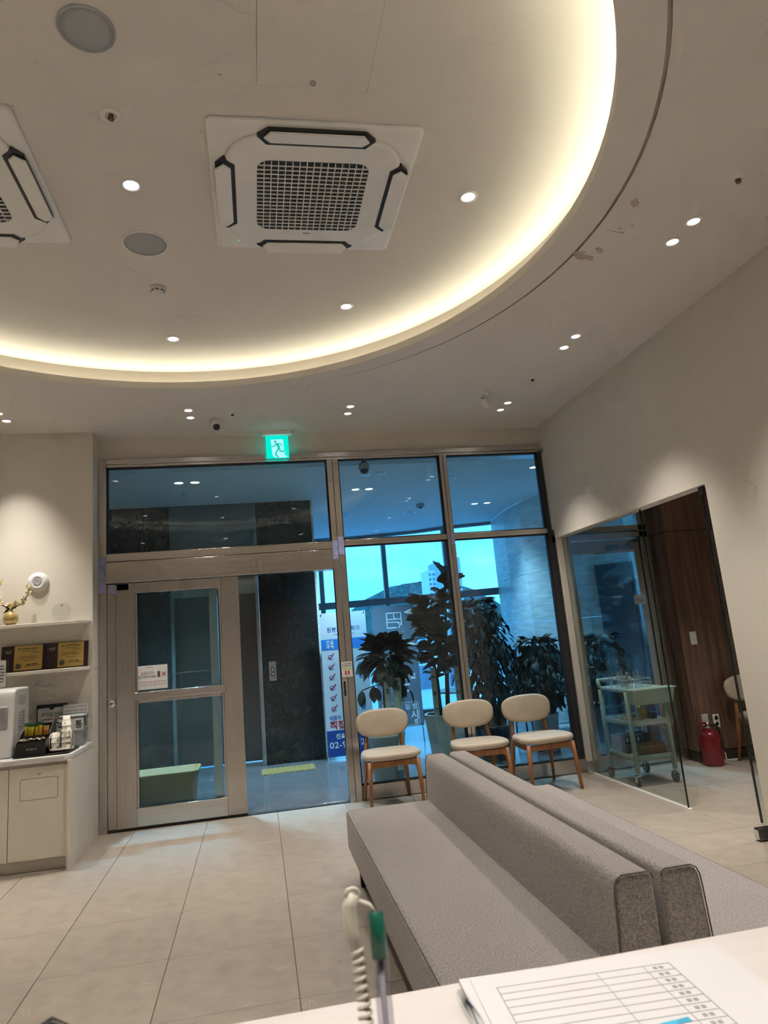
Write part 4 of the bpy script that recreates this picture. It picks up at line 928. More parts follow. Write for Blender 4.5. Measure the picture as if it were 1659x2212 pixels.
# ------------------------------------------------------------------ lift lobby beyond the glass
ZL = 3.27; LX0, LX1 = -3.6, 7.4
lf = struct('floor', B().box(LX0, LX1, YD+.07, 13.2, -.12, -.004), GROUT)
ly = [YD+.075+.6*k for k in range(12)]; lx = [-3.6+.6*k for k in range(19)]
for xa in lx[:-1]:
    for ya in ly[:-1]:
        if -2 < xa < 5: tile(xa, xa+.6, ya, ya+.6, lf, LTILE)
edge = [(LX0, 12.4), (1.2, 12.4), (1.7, 12.35), (2.4, 12.22), (2.98, 12.02), (3.4, 11.75), (4.218, 11.485)]
stonep = [(4.218, 11.485), (4.085, 10.51), (4.074, 9.76), (4.187, 9.217), (4.45, 8.7), (4.9, 8.3), (5.5, 8.05), (7.4, 8.0)]
struct('ceiling', B().prism([(LX0, 7.1)]+[(x, y) for x, y in edge]+stonep[1:]+[(LX1, 7.1)], ZL, ZL+.05), LCEIL)
sl = struct('ceiling', B().box(LX0, LX1, YD+.22, 12.7, 3.85, 4.0), SLAB)
struct('wall_lobby_left', B().box(LX0-.2, LX0, YD+.07, 8.9, -.1, 4.0), W)
struct('wall_lobby_right', B().box(LX1, LX1+.2, YD+.07, 8.2, -.1, 4.0), STONE)
b = B(); rr = random.Random(21)
for k in range(90):
    x, y = rr.uniform(.4, 4), rr.uniform(6.7, 7.5); r = rr.uniform(.008, .04); b.prism([(x+r*1.6*math.cos(2*PI*i/8), y+r*math.sin(2*PI*i/8)) for i in range(8)], 3.846, 3.85)
b.obj('dark_spot', EDGE, sl); tag(sl.children[0], kind='stuff')
# dark marble lift wall
mw = thing('wall_lobby', None, None, (-.5, 8.85, 0), kind='structure')
box('panel', MARBLE, mw, .045, .772, 8.85, 9.4, 0, ZL); box('panel', MARBLE, mw, LX0, -1.35, 8.85, 9.4, 0, ZL); box('panel', MARBLE, mw, -1.345, -1.045, 8.85, 9.4, 0, ZL)
box('lift_frame', STEEL, mw, .0, .042, 8.84, 9.3, 0, 2.36); box('lift_frame', STEEL, mw, -1.042, -1.0, 8.84, 9.3, 0, 2.36)
box('lintel_panel', LIFTP, mw, -1.042, .042, 8.845, 9.3, 2.36, ZL); box('lintel_soffit', STEELH, mw, -1.0, 0, 9.2, 9.3, 2.12, 2.36)
box('end_return', STONE, mw, .772, .80, 8.86, 12.4, 0, ZL)
ld = thing('door_5', None, None, (-.5, 9.26, 0), kind='structure')
box('lift_leaf', ELEV, ld, -1.0, -.502, 9.25, 9.29, .01, 2.12); box('lift_leaf', ELEV, ld, -.498, 0, 9.25, 9.29, .01, 2.12)
t = thing('lift_call_panel', 'steel lift call panel with two arrow buttons on the dark marble', 'button panel', (.17, 8.85, 1.105))
B().prism(rrect(.127, .217, .99, 1.226, .012), 8.842, 8.850, 'y').obj('plate', STEEL, t)
for z, d in ((1.13, 1), (1.07, -1)): B().prism(rrect(.152, .192, z-.022, z+.022, .008), 8.838, 8.843, 'y').obj('button', BLACK, t); B().prism([(.160, z-.008*d), (.184, z-.008*d), (.172, z+.010*d)], 8.8365, 8.8385, 'y').obj('arrow', WHI, t)
t = thing('tactile_strip', 'yellow ribbed tactile strip on the lobby floor before the lift', 'floor strip', (.28, 8.43, 0))
box('mat', TACT, t, -.02, .59, 8.24, 8.60, 0, .004)
for k in range(10): box('rib', TACT, t, .0+.06*k, .03+.06*k, 8.25, 8.59, .004, .009, .002)
# stone wall with panels
sw_ = thing('wall_stone', None, None, (4.2, 10, 0), kind='structure')
for (xa, ya), (xb, yb) in zip(stonep[:-1], stonep[1:]):
    dx, dy = xb-xa, yb-ya; l = math.hypot(dx, dy); ux, uy = dx/l, dy/l; nx, ny = -uy, ux
    for z0, z1 in ((0, .72), (.72, 1.44), (1.44, 2.16), (2.16, 2.88), (2.88, ZL)):
        g = .002
        B().prism([(xa+ux*g, ya+uy*g), (xb-ux*g, yb-uy*g), (xb-ux*g+nx*.05, yb-uy*g+ny*.05), (xa+ux*g+nx*.05, ya+uy*g+ny*.05)], z0+.002, z1-.002).obj('stone_panel', STONE, sw_)
gd = thing('door_6', None, None, (5.2, 8.15, 0), kind='structure')
for k, (p, q) in enumerate((((4.56, 8.59), (4.90, 8.29)), ((4.905, 8.285), (5.44, 8.06)))):
    dx, dy = q[0]-p[0], q[1]-p[1]; l = math.hypot(dx, dy); nx, ny = -dy/l, dx/l
    B().prism([p, q, (q[0]-nx*.03, q[1]-ny*.03), (p[0]-nx*.03, p[1]-ny*.03)], 0, 2.12).obj('leaf', GREYDOOR, gd)
# window wall
ww = thing('window_3', None, None, (2.5, 12.2, 0), kind='structure')
ALU = mk('window_aluminium', (.20, .25, .28), .4, .3, var=.05)
pts = [(.80, 12.4)]+edge[1:]
for (xa, ya), (xb, yb) in zip(pts[:-1], pts[1:]):
    dx, dy = xb-xa, yb-ya; l = math.hypot(dx, dy); nx, ny = -dy/l, dx/l
    def pl(nm, z0, z1, w, mat): B().prism([(xa, ya), (xb, yb), (xb+nx*w, yb+ny*w), (xa+nx*w, ya+ny*w)], z0, z1).obj(nm, mat, ww)
    pl('lower_rail', 0, .10, .08, ALU); pl('middle_rail', 1.97, 2.09, .08, ALU); pl('top_rail', 3.22, 3.35, .08, ALU); pl('guard_rail', .92, .97, .05, ALU)
    B().prism([(xa+nx*.03, ya+ny*.03), (xb+nx*.03, yb+ny*.03), (xb+nx*.04, yb+ny*.04), (xa+nx*.04, ya+ny*.04)], .1, 3.22).obj('pane', ACRYL, ww)
for x, y in ((1.20, 12.40), (2.36, 12.23), (3.4, 11.75)): box('mullion', ALU, ww, x-.04, x+.04, y-.02, y+.07, 0, 3.3)
# lobby lamps
def lobby_light(x, y, label, p=P_LOBBY):
    downlight((x, y, ZL), label, p, LOBBY_COL, 'lobby downlights', DIFFL, .05, 1.5)
lobby_light(-.777, 7.575, 'left lit downlight behind the long glass above the entrance'); lobby_light(-.603, 7.582, 'right lit downlight behind the long glass above the entrance')
lobby_light(1.314, 8.31, 'left lit lobby downlight behind the middle upper pane'); lobby_light(1.488, 8.318, 'right lit lobby downlight behind the middle upper pane')
lobby_light(3.339, 9.69, 'left lit lobby downlight behind the right upper pane', P_LOBBY*.4); lobby_light(3.53, 9.666, 'right lit lobby downlight behind the right upper pane', P_LOBBY*.25); lobby_light(3.389, 7.52, 'lit lobby downlight at the edge of the right upper pane')
for x, y, r, w in ((1.325, 7.541, .055, 'left of two beneath the lobby camera'), (1.494, 7.503, .055, 'right of two beneath the lobby camera'), (2.43, 10.15, .09, 'deep in the lobby behind the middle upper pane'), (2.435, 7.913, .09, 'by the slim mullion of the upper panes')):
    t = thing('unlit_downlight', 'unlit ring downlight '+w, 'downlight', (x, y, ZL)); B().lathe([(r, 0), (r, -.006), (r-.012, -.006), (r-.014, 0)], (x, y, ZL), 28, cap=False).obj('ring', CHROME, t); B().lathe([(r-.014, -.001), (r-.014, -.003)], (x, y, ZL), 28).obj('glass', LCEIL, t)
t = thing('lobby_camera', 'dark dome security camera behind the middle upper pane', 'camera', (1.152, 6.62, 3.2))
box('arm', BLACK, t, 1.13, 1.175, 6.60, 6.64, 3.165, 3.235); B().lathe([(.05, .05), (.055, .03), (.055, -.01), (.05, -.02)], (1.152, 6.62, 3.115), 24).obj('housing', GREYP, t); B().lathe([(.043, 0), (.040, -.02), (.025, -.038), (.004, -.044)], (1.152, 6.62, 3.095), 24).obj('dome', BLACK, t)
t = thing('lobby_sensor', 'small square sensor on the lobby ceiling behind the middle upper pane', 'sensor', (2.44, 9.5, ZL)); box('body', GREYP, t, 2.39, 2.49, 9.45, 9.55, ZL-.05, ZL, .004); B().lathe([(.03, -.05), (.022, -.065), (.005, -.07)], (2.44, 9.5, ZL), 18).obj('lens', GREYDOOR, t)
# cleaning tub and door leaf clutter seen through the left glass
t = thing('plastic_tub', 'tan plastic tub standing behind the lower left door glass', 'tub', (-.86, 6.83, 0))
B().rings([[(x, y, z) for x, y in rrect(-1.16-e, -.60+e, 6.66-e*.7, 7.02+e*.7, .05)] for e, z in ((-.03, 0), (0, .36), (.022, .362), (.024, .38), (.022, .385), (-.004, .385), (-.03, .02))]).obj('body', TAN, t)
# standing banners
def banner(x0, x1, y, z0, z1, mat, label, cy):
    t = thing('standing_banner', label, 'banner', ((x0+x1)/2, y, 0), 'lobby banners'); box('sheet', mat, t, x0, x1, y, y+.003, z0, z1)
    xm = (x0+x1)/2; zm = z0+(z1-z0)*.42
    B().tube([(x0+.015, y+.02, z1-.015), (xm, y+.05, zm), (x1-.01, y+.02, z0+.015)], .006, 6).tube([(x1-.015, y+.02, z1-.015), (xm, y+.05, zm), (x0+.01, y+.02, z0+.015)], .006, 6).obj('cross_frame', BLACK, t)
    B().tube([(xm, y+.05, zm), (xm, y+.30, 0)], .006, 6).tube([(x0+.02, y+.02, z0+.02), (x0+.02, y-.01, 0)], .006, 6).tube([(x1-.02, y+.02, z0+.02), (x1-.02, y-.01, 0)], .006, 6).obj('stand', BLACK, t)
    for x in (x0+.02, x1-.02):
        for z in (z0+.02, z1-.02): B().lathe([(.008, 0), (.008, .004)], n=8, M=Matrix.Translation((x, y, z)) @ Matrix.Rotation(PI/2, 4, 'X')).obj('eyelet', CHROME, t)
    return t
by = 8.72; bx0, bx1 = .785, 1.375
t = banner(bx0, bx1, by, .03, 1.765, BANW, 'white and blue clinic banner with red check marks behind the steel post', 0)
box('blue_band', MIDBLUE, t, bx0, bx1, by-.0012, by, 1.305, 1.435); box('navy_panel', NAVY, t, bx0, bx1, by-.0012, by, .03, .335)
lettering('원본재활의학과', (bx0+bx1)/2, by, 1.555, .062, NAVY, t, w=.42); printline(.95, 1.22, 1.495, .012, by, INKL, t, 3)
lettering('진료', .895, by-.001, 1.397, .05, WHI, t, w=.10, bold=.01); lettering('과목', .895, by-.001, 1.345, .05, WHI, t, w=.10, bold=.01)
for k, chh in enumerate((None, '증', '염', None, '료', '활')):
    z = 1.215-k*.125; B().stroke([(.87, z+.025), (.92, z+.025), (.92, z-.025), (.87, z-.025), (.87, z+.025)], .004, by-.0012, .001).obj('check_box', MIDBLUE, t)
    B().stroke([(.865, z+.01), (.888, z-.015), (.935, z+.045)], .011, by-.0024, .001).obj('check_mark', REDI, t)
    if chh: lettering(chh, 1.265, by, z, .07, MIDBLUE, t, w=.07, bold=.02)
lettering('재활의', .90, by, .485, .055, BLUEI, t, w=.14, bold=.01, align='CENTER'); lettering('직접', .925, by, .40, .10, REDI, t, w=.19, bold=.03)
lettering('진료', .955, by-.001, .265, .062, WHI, t, w=.12, bold=.02); lettering('층', 1.235, by-.001, .27, .062, LIME, t, w=.06, bold=.03)
lettering('02-9', .915, by-.001, .165, .075, WHI, t, w=.21, bold=.01); lettering('275', 1.265, by-.001, .175, .075, WHI, t, w=.13, bold=.01)
gy = 9.25; gx0, gx1 = 1.54, 2.14
t = banner(gx0, gx1, gy, .22, 1.82, BANG, 'blue grey clinic banner with white line emblem behind the potted trees', 0)
ax, az = 1.75, 1.52
B().stroke([(ax, az), (ax, az+.20), (ax+.20, az+.20), (ax+.20, az+.03)], .012, gy-.0012, .001).stroke([(ax, az+.115), (ax+.20, az+.115)], .010, gy-.0012, .001).stroke([(ax+.10, az+.20), (ax+.10, az+.14), (ax+.115, az+.118)], .010, gy-.0012, .001).stroke([(ax, az+.075), (ax+.12, az+.075), (ax+.16, az+.058), (ax+.175, az+.03), (ax+.17, az+.005), (ax+.15, az)], .010, gy-.0012, .001).stroke([(ax, az), (ax+.12, az)], .012, gy-.0012, .001).stroke([(ax+.14, az+.075), (ax+.18, az+.06), (ax+.198, az+.03)], .008, gy-.0012, .001).obj('emblem', WHI, t)
lettering('야간진료', 1.92, gy, .86, .085, WHI, t, w=.33, bold=.02); B().stroke([(1.86, .76), (1.99, .76)], .02, gy-.0012, .001).stroke([(1.86, .68), (1.99, .68)], .02, gy-.0012, .001).stroke([(1.86, .76), (1.86, .60)], .02, gy-.0012, .001).obj('print_bars', WHI, t)
lettering('일 밤', 1.985, gy, .475, .075, WHI, t, w=.17, bold=.01); lettering('시', 2.02, gy, .365, .115, WHI, t, w=.10, bold=.02); lettering('증', 2.035, gy, .275, .06, WHI, t, w=.06, bold=.02)
B().stroke([(1.60, .53), (2.06, .53), (2.085, .51), (2.085, .255), (2.06, .235), (1.60, .235), (1.60, .53)], .006, gy-.0012, .001).obj('round_frame', WHI, t)
# stools and table by the window
for i, (x, y) in enumerate(((2.95, 8.95), (3.25, 8.6))):
    t = thing('round_stool', ['white round stool left of the right chair back, deep in the lobby', 'white round stool hidden behind the right chair, in the lobby'][i], 'stool', (x, y, 0)); B().rings([[(px+x, py+y, z) for px, py in superell(.17-e, .17-e, 2, 32)] for e, z in ((.01, .41), (0, .42), (0, .445), (.012, .455))]).obj('seat', WHITE, t)
    for k in range(4): a = PI/4+k*PI/2; B().tube([(x+.12*math.cos(a), y+.12*math.sin(a), .41), (x+.17*math.cos(a), y+.17*math.sin(a), 0)], .011, 8).obj('leg', BLACK, t)
t = thing('round_table', 'dark round side table deep in the lobby behind the weeping tree', 'table', (2.75, 9.5, 0)); B().lathe([(.34, .58), (.36, .59), (.36, .605), (.34, .61)], (2.75, 9.5, 0), 36).obj('top', GREYDOOR, t); B().lathe([(.03, .02), (.03, .58)], (2.75, 9.5, 0), 16).obj('column', BLACK, t); B().lathe([(.2, 0), (.2, .015), (.04, .03)], (2.75, 9.5, 0), 28).obj('foot', BLACK, t)
# low white slatted bench at the right
t = thing('slatted_shelf', 'pale slatted shelf unit behind the plants by the stone wall', 'shelf', (3.85, 8.75, 0))
for z in (.08, .30, .52, .74): box('shelf_board', WHITE, t, 3.55, 4.05, 8.6, 8.95, z, z+.03)
for x in (3.55, 4.03): box('upright', WHITE, t, x, x+.02, 8.6, 8.95, 0, .78)

# ------------------------------------------------------------------ potted trees
def leafmesh(l, w, name='leaf', kind=0, mat=None, droop=.15):
    n = 6; v = []; f = []
    for i in range(n+1):
        q = i/n
        if kind == 0: ww = w/2*(math.sin(PI*min(1, q*.98+.01))**.75)*(0.62+.55*q)          # fiddle: widest near tip
        elif kind == 1: ww = w/2*math.sin(PI*q)**.8                                      # oval
        else: ww = w/2*math.sin(PI*q**.8)                                                # pointed
        z = -droop*l*q*q; y = l*q
        v += [(-ww, y, z+.10*ww*2), (0, y, z), (ww, y, z+.10*ww*2)]
    for i in range(n):
        a = 3*i; f += [(a, a+1, a+4, a+3), (a+1, a+2, a+5, a+4)]
    me = bpy.data.meshes.new(name); me.from_pydata(v, [], f); me.materials.append(mat)
    for p in me.polygons: p.use_smooth = True
    return me
def put_leaf(me, t, p, d, roll=0., s=1.):
    d = Vector(d).normalized(); up = Vector((0, 0, 1))
    x = d.cross(up)
    if x.length < .05: x = d.cross(Vector((1, 0, 0)))
    x.normalize(); z = x.cross(d); Mr = Matrix((x, d, z)).transposed().to_4x4()
    o = bpy.data.objects.new('leaf', me); COL.objects.link(o); o.parent = t
    o.matrix_local = Matrix.Translation(Vector(p)-org(t)) @ Mr @ Matrix.Rotation(roll, 4, 'Y') @ Matrix.Scale(s, 4)
def leaf_mass(t, me, spots):
    """the inner leaves, past counting: one joined mesh"""
    b = B(); vs_ = [v.co.copy() for v in me.vertices]; fs_ = [tuple(p.vertices) for p in me.polygons]
    for p, d, roll, s in spots:
        d = Vector(d).normalized(); x = d.cross(Vector((0, 0, 1)))
        if x.length < .05: x = d.cross(Vector((1, 0, 0)))
        x.normalize(); z = x.cross(d); Mr = Matrix.Translation(Vector(p)) @ Matrix((x, d, z)).transposed().to_4x4() @ Matrix.Rotation(roll, 4, 'Y') @ Matrix.Scale(s, 4)
        b.add(vs_, fs_, True, Mr)
    return b.obj('inner_foliage', me.materials[0], t, kind='stuff')
def pot(t, x, y, h, r0, r1, mat, sides=28, z0=0):
    B().lathe([(r0, 0), (r1, h-.03), (r1+.008, h-.03), (r1+.008, h), (r1-.012, h), (r1-.015, h-.05)], (x, y, z0), sides, smooth=sides > 12).obj('pot', mat, t)
    B().lathe([(r1-.016, h-.052), (r1-.016, h-.045)], (x, y, z0), sides).obj('soil', SOIL, t)
def ribbon(t, x, y, z0, z1, w, chars, tilt=0.):
    o = B(); n = 6
    o.rings([[(x-w/2+tilt*(z0+(z1-z0)*i/n-z0), y-.012*math.sin(PI*i/n)*0, z0+(z1-z0)*i/n), (x+w/2+tilt*((z1-z0)*i/n), y, z0+(z1-z0)*i/n), (x+w/2+tilt*((z1-z0)*i/n), y+.002, z0+(z1-z0)*i/n), (x-w/2+tilt*((z1-z0)*i/n), y+.002, z0+(z1-z0)*i/n)] for i in range(n+1)], smooth=False)
    r = o.obj('ribbon', RIB, t)
    for k, c in enumerate(chars):
        zz = z1-(k+.6)*(z1-z0)/(len(chars)+.3); lettering(c, x+tilt*(zz-z0), y-.001, zz, w*.75, INK, r, w=w*.62, bold=.02)
rr = random.Random(31)
# rubber tree behind the left chair
x, y = 1.24, 7.12
t = thing('potted_rubber_tree', 'round-headed rubber tree with big oval leaves behind the left chair', 'plant', (x, y, 0), 'lobby plants')
pot(t, x, y, .46, .15, .19, POTW)
B().tube([(x, y, .42), (x+.015, y, .75), (x+.03, y, 1.05), (x+.05, y, 1.2)], [.022, .019, .017, .012], 8).obj('trunk', BARK, t)
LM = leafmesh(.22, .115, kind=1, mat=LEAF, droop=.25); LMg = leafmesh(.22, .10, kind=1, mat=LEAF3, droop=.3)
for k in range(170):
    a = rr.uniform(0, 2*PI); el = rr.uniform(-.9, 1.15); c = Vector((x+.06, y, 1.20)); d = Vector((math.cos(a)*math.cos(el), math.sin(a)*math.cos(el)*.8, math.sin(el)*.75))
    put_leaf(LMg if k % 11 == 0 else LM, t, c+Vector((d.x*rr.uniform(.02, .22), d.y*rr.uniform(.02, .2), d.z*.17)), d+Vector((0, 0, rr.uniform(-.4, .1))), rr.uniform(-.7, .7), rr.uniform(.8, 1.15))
for pts in ([(x+.03, y, .95), (x-.10, y-.03, .93), (x-.22, y-.05, .90)], [(x+.03, y, .92), (x+.16, y-.04, .94), (x+.26, y-.05, .88)]):
    B().tube(pts, .006, 6).obj('branch', BARK, t)
    for q in pts[1:]:
        for k in range(3): put_leaf(LM, t, q, (rr.uniform(-.6, .6), -.2, -1.0+.3*k), rr.uniform(-.5, .5), .75)
ribbon(t, x+.10, y-.16, .12, 1.0, .085, '축 개 원', .03); ribbon(t, x+.02, y-.17, .42, .98, .06, '조 은', 0)
# fiddle leaf fig
x, y = 1.95, 7.4
t = thing('fiddle_leaf_fig', 'tall fiddle-leaf fig in a pale faceted planter beside the slim mullion', 'plant', (x, y, 0), 'lobby plants')
pot(t, x, y, .56, .17, .225, POTW, 8)
B().tube([(x+.03, y, .5), (x+.06, y, .9), (x+.10, y, 1.4), (x+.15, y, 1.95)], [.026, .024, .018, .010], 8).obj('trunk', BARK, t); B().tube([(x-.04, y+.02, .5), (x-.05, y, .9), (x-.10, y, 1.35), (x-.12, y, 1.72)], [.022, .02, .016, .009], 8).obj('trunk', BARK, t)
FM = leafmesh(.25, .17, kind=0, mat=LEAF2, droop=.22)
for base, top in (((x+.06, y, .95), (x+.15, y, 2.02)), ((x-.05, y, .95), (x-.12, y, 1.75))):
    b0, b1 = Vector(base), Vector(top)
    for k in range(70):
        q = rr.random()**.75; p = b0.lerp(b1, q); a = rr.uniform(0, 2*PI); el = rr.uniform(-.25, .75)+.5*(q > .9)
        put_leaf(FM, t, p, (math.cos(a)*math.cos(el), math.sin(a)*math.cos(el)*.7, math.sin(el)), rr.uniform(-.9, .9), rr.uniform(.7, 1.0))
ribbon(t, x-.12, y-.12, .50, 1.05, .055, '축발전', 0); ribbon(t, x+.14, y-.12, .48, 1.05, .055, '사이바이오', 0)
# weeping tree in a navy pot
def weeping(x, y, name, label, ph, pr, pmat, z0, z1, wd, n, seed):
    r = random.Random(seed)
    t = thing(name, label, 'plant', (x, y, 0), 'lobby plants'); pot(t, x, y, ph, pr*.85, pr, pmat)
    B().tube([(x, y, ph-.05), (x-.01, y, (ph+z1)/2), (x+.01, y, z1-.12)], [.024, .02, .010], 8).obj('trunk', BARK, t)
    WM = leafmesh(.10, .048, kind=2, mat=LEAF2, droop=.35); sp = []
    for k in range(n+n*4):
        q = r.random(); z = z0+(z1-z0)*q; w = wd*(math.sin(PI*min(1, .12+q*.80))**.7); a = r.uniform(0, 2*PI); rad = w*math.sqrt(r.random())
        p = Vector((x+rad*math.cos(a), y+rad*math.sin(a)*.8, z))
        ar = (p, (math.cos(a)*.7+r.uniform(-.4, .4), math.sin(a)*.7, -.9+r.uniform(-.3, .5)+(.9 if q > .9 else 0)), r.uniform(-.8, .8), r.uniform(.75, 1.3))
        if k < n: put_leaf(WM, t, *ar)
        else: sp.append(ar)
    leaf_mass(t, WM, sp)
    for k in range(14):
        a = 2*PI*k/14; z = z0+(z1-z0)*(.35+.6*r.random()); B().tube([(x, y, z-.05), (x+wd*.45*math.cos(a), y+wd*.35*math.sin(a), z+.04), (x+wd*.85*math.cos(a), y+wd*.7*math.sin(a), z-.05)], [.006, .004, .002], 5).obj('branch', BARK, t)
    return t
weeping(2.52, 7.62, 'weeping_fig', 'dark weeping fig in a navy pot behind the middle chair', .36, .215, POTN, .42, 1.74, .37, 290, 4)
weeping(3.21, 7.72, 'umbrella_plant', 'bushy dark plant in a white pot behind the right chair', .40, .15, WHITE, .50, 1.26, .36, 200, 9)
weeping(4.02, 7.75, 'leafy_shrub', 'dark leafy shrub behind the trolley and the corner door', .42, .17, POTN, .50, 1.22, .34, 170, 14)
t = thing('spiky_plant', 'small spiky plant behind the trolley seen through the corner door', 'plant', (4.25, 7.1, 0), 'lobby plants'); pot(t, 4.25, 7.1, .55, .12, .15, POTN)
SM = leafmesh(.34, .045, kind=2, mat=LEAF, droop=.2)
for k in range(22): a = 2*PI*k/22; put_leaf(SM, t, (4.25, 7.1, .53), (math.cos(a), math.sin(a), .6+.9*rr.random()), 0, rr.uniform(.7, 1.1))

# ------------------------------------------------------------------ outside the lobby window
struct('ground', B().box(-300, 400, 14.5, 600, -6.2, -6), SUNPAVE)
def apartment(x, y, w, h, z0, label, seed):
    t = thing('apartment_tower', label, 'building', (x, y, z0), 'far apartment blocks')
    box('core', CONC, t, x-w*.5, x-w*.24, y, y+10, z0, z0+h*.86); box('stair_tower', CONCB, t, x-w*.24, x-w*.10, y-1, y+10, z0, z0+h); box('core', CONC, t, x-w*.10, x+w*.34, y, y+10, z0, z0+h*.90); box('stair_tower', CONCB, t, x+w*.34, x+w*.50, y-1, y+10, z0, z0+h*1.06)
    box('podium', CONCB, t, x-w*.5, x+w*.5, y, y+10, -6, z0)
    me = None
    for a0, a1, nx_ in ((-.48, -.26, 2), (-.08, .32, 4)):
        for i in range(nx_):
            for k in range(9):
                xx = x+w*(a0+(a1-a0)*(i+.5)/nx_); zz = z0+h*(.06+.088*k)
                if me is None: me = box('window', WIND, t, xx-w*.028, xx+w*.028, y-.3, y+.2, zz, zz+h*.04); base = Vector((xx, 0, zz))
                else:
                    o = bpy.data.objects.new('window', me.data); COL.objects.link(o); o.parent = t; o.location = Vector((xx, 0, zz))-base
    return t
# placed along the sight line at real distances
apartment(68, 240, 12.5, 20, 6.0, 'pale blue high-rise apartment block on the skyline', 1)
def hill(x, y, rx, h, z0, label):
    b = B(); n = 26; m = 6; R = []
    r = random.Random(int(x)); 
    for j in range(m):
        q = j/(m-1); R.append([(x+rx*math.cos(q*PI/2)*math.cos(2*PI*i/n)*(1+.06*r.random()), y+rx*.5*math.cos(q*PI/2)*math.sin(2*PI*i/n), z0+h*math.sin(q*PI/2)*(1+.10*r.random())) for i in range(n)])
    b.rings(R); return b.obj('wooded_hill', HILLM, None, label=label, cat='hill')
hill(76, 305, 46, 30, -8, 'low wooded hill below the far apartment block')
def house(x, y, w, d, z0, h, mat, label):
    t = thing('low_building', label, 'building', (x, y, z0), 'buildings across the street'); box('walls', mat, t, x-w/2, x+w/2, y, y+d, z0, z0+h); box('roof_slab', CONCB, t, x-w/2-.3, x+w/2+.3, y-.3, y+d+.3, z0+h, z0+h+.4)
    n = max(2, int(w/2.2))
    for k in range(int(h/3)):
        for i in range(n): xx = x-w/2+w*(i+.5)/n; f_ = box('window', WIND, t, xx-.55, xx+.55, y-.08, y+.1, z0+1+3*k, z0+2.4+3*k)
for a in ((11, 42, 9, 10, -6, 6.5, CONC, 'white low building across the street, left of the fig'), (21, 46, 8, 10, -6, 6, CONCB, 'grey blue low building across the street, right of the fig'), (1, 50, 9, 10, -6, 7.5, CONC, 'white building across the street behind the grey banner'), (31, 60, 10, 12, -6, 8, CONC, 'white building farthest right across the street')): house(*a)
def car(x, y, z, mat, label):
    t = thing('parked_car', label, 'car', (x, y, z), 'parked cars'); L_ = 4.2
    B().prism([(x-2.1, z+.35), (x-2.05, z+.8), (x-1.2, z+.95), (x-.6, z+1.45), (x+.9, z+1.48), (x+1.6, z+1.0), (x+2.1, z+.9), (x+2.1, z+.35)], y-.85, y+.85, 'y').obj('body', mat, t, .06)
    B().prism([(x-1.1, z+.97), (x-.55, z+1.39), (x+.85, z+1.41), (x+1.4, z+1.0)], y-.87, y+.87, 'y').obj('windows', WIND, t)
    for xx in (x-1.3, x+1.3): B().lathe([(.32, -.9), (.32, .9)], n=18, M=Matrix.Translation((xx, y, z+.32)) @ Matrix.Rotation(PI/2, 4, 'X')).obj('wheel', RUBBER, t)
car(8.4, 27, -6, WHITE, 'white car parked below the lobby window'); car(3.5, 26, -6, GREYP, 'grey car parked below the lobby window')

# ------------------------------------------------------------------ reception counter in the foreground
ZK = 1.09
ctr = thing('reception_counter', 'pale reception counter crossing the bottom of the picture', 'counter', (.6, .4, 0))
box('top', COUNTER, ctr, -2.6, 2.4, .05, .727, ZK-.04, ZK, .003); box('front_panel', WHITE2, ctr, -2.55, 2.35, .60, .66, 0, ZK-.04)
box('low_desk', WHITE2, ctr, -2.55, 2.35, -.45, .05, .70, .735)
t = thing('sign_in_sheet', 'white sign-in form in a clear board on the counter', 'form', (.30, .60, ZK))
Mf = Matrix.Translation((.206, .694, ZK+.0042)) @ Matrix.Rotation(math.radians(-4), 4, 'Z')
def fb_(nm, x0, x1, y0, y1, z0, z1, mat, bev=0.): return B().box(x0, x1, y0, y1, z0, z1, M=Mf).obj(nm, mat, t, bev)
fb_('board', -.030, .235, -.32, .028, -.004, -.001, FORMP); fb_('sheet', -.020, .225, -.31, .022, -.001, .0, FORMP)
ln = B()
for k in range(14): ln.box(0, .172, -.0120*k-.0006, -.0120*k+.0001, 0, .0003, M=Mf)
for x, w in ((0, .0009), (.098, .0005), (.145, .0006), (.1715, .0009)): ln.box(x, x+w, -.17, 0, 0, .0003, M=Mf)
ln.obj('ruled_lines', INKL, t); nb = B(); r = random.Random(2)
for k in range(13):
    for i in range(2): xx = .153+.006*i; nb.box(xx, xx+.004, -.0120*k-.0085, -.0120*k-.004, 0, .0003, M=Mf)
nb.obj('row_print', INKL, t)
mkk = B(); mkk.box(.092, .128, -.112, -.106, .0002, .0006, M=Mf @ Matrix.Rotation(.12, 4, 'Z')); mkk.obj('marker_stroke', CYAN, t)
B().tube([(Mf @ Vector(p))[:] for p in ((-.036, -.012, .004), (-.028, -.14, .004))], .0055, 10).obj('clear_binding', ACRYL, t)
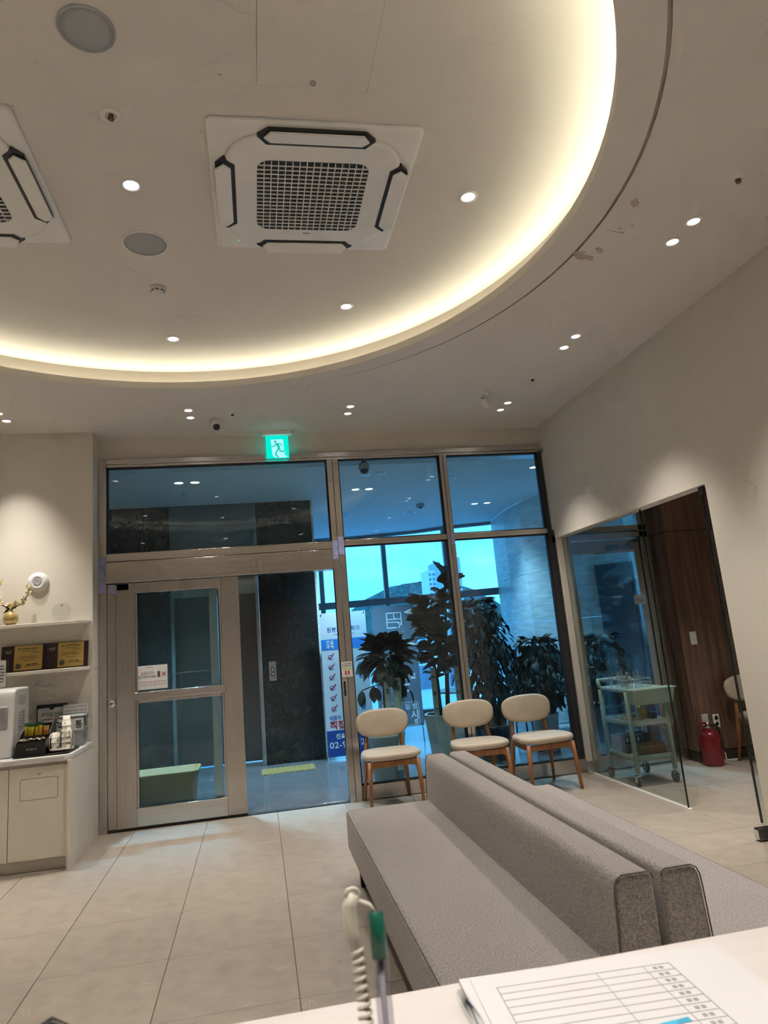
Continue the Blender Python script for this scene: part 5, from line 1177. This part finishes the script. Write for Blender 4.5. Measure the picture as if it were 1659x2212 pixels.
# pen on a coiled cord
px, py = .0545, .388
t = thing('corded_pen', 'clear pen with dark green end standing in its holder on the counter', 'pen', (px, .37, ZK))
B().lathe([(.030, 0), (.030, .012), (.012, .02), (.010, .04), (.007, .04)], (px, .362, ZK), 24).obj('holder', WHITE, t)
tip, mid, top = Vector((px-.001, .3625, ZK+.022)), Vector((px, .385, 1.2665)), Vector((px+.0003, .3905, 1.2850))
B().tube([tip, mid], .0040, 14).obj('barrel', PENB, t); B().tube([tip, mid], .0016, 8).obj('ink_refill', GREYP, t)
B().tube([mid-(mid-tip).normalized()*.001, top-(top-mid)*.02, top], [.0041, .0040, .0035], 14).obj('end_cap', GREENC, t)
# loop then coil hanging down beside it
pp = [top+Vector((-.0005, 0, -.001)), top+Vector((-.003, .001, .0035)), top+Vector((-.0075, .002, .0055)), top+Vector((-.012, .003, .0045))]
B().tube(pp, .0013, 8).obj('cord_end', CORDW, t)
kn = [top+Vector((-.0105, .003, .0095)), top+Vector((-.0135, .003, .004)), top+Vector((-.0135, .002, -.008)), top+Vector((-.0108, 0, -.020))]
B().tube(kn, [.0030, .0040, .0038, .0034], 10).obj('cord_sleeve', CORDW, t)
B().tube([top+Vector((-.0115+.0032*math.cos(a), .003, .0095+.0024*math.sin(a))) for a in [2*PI*i/14 for i in range(14)]], .0013, 7, True).obj('cord_loop', CORDW, t)
c0, c1 = top+Vector((-.0112, 0, -.016)), Vector((px-.006, .352, ZK+.03)); N = 330; turns = 40; co = []
ax_ = (c1-c0).normalized(); e1 = ax_.cross(Vector((0, 1, 0))).normalized(); e2 = ax_.cross(e1)
for i in range(N):
    q = i/(N-1); a = 2*PI*turns*q; co.append(c0.lerp(c1, q)+(e1*math.cos(a)+e2*math.sin(a))*.0030)
B().tube(co, .0011, 5).obj('coil', CORDW, t)
# second holder with a black cord loop at the lower left
t = thing('black_cord_stand', 'black looped cord of a second pen stand at the lower left edge', 'pen stand', (-.118, .40, ZK))
B().lathe([(.026, 0), (.026, .012), (.008, .02), (.006, .10), (.004, .12)], (-.118, .40, ZK), 20).obj('stand', BLACK, t)
B().tube([(-.118, .40, ZK+.11), (-.124, .415, ZK+.128), (-.126, .44, 1.2335), (-.120, .447, 1.2355), (-.112, .445, 1.233), (-.106, .43, 1.212)], [.004, .005, .0048, .003, .0022, .0022], 8).obj('cord_loop', BLACK, t)
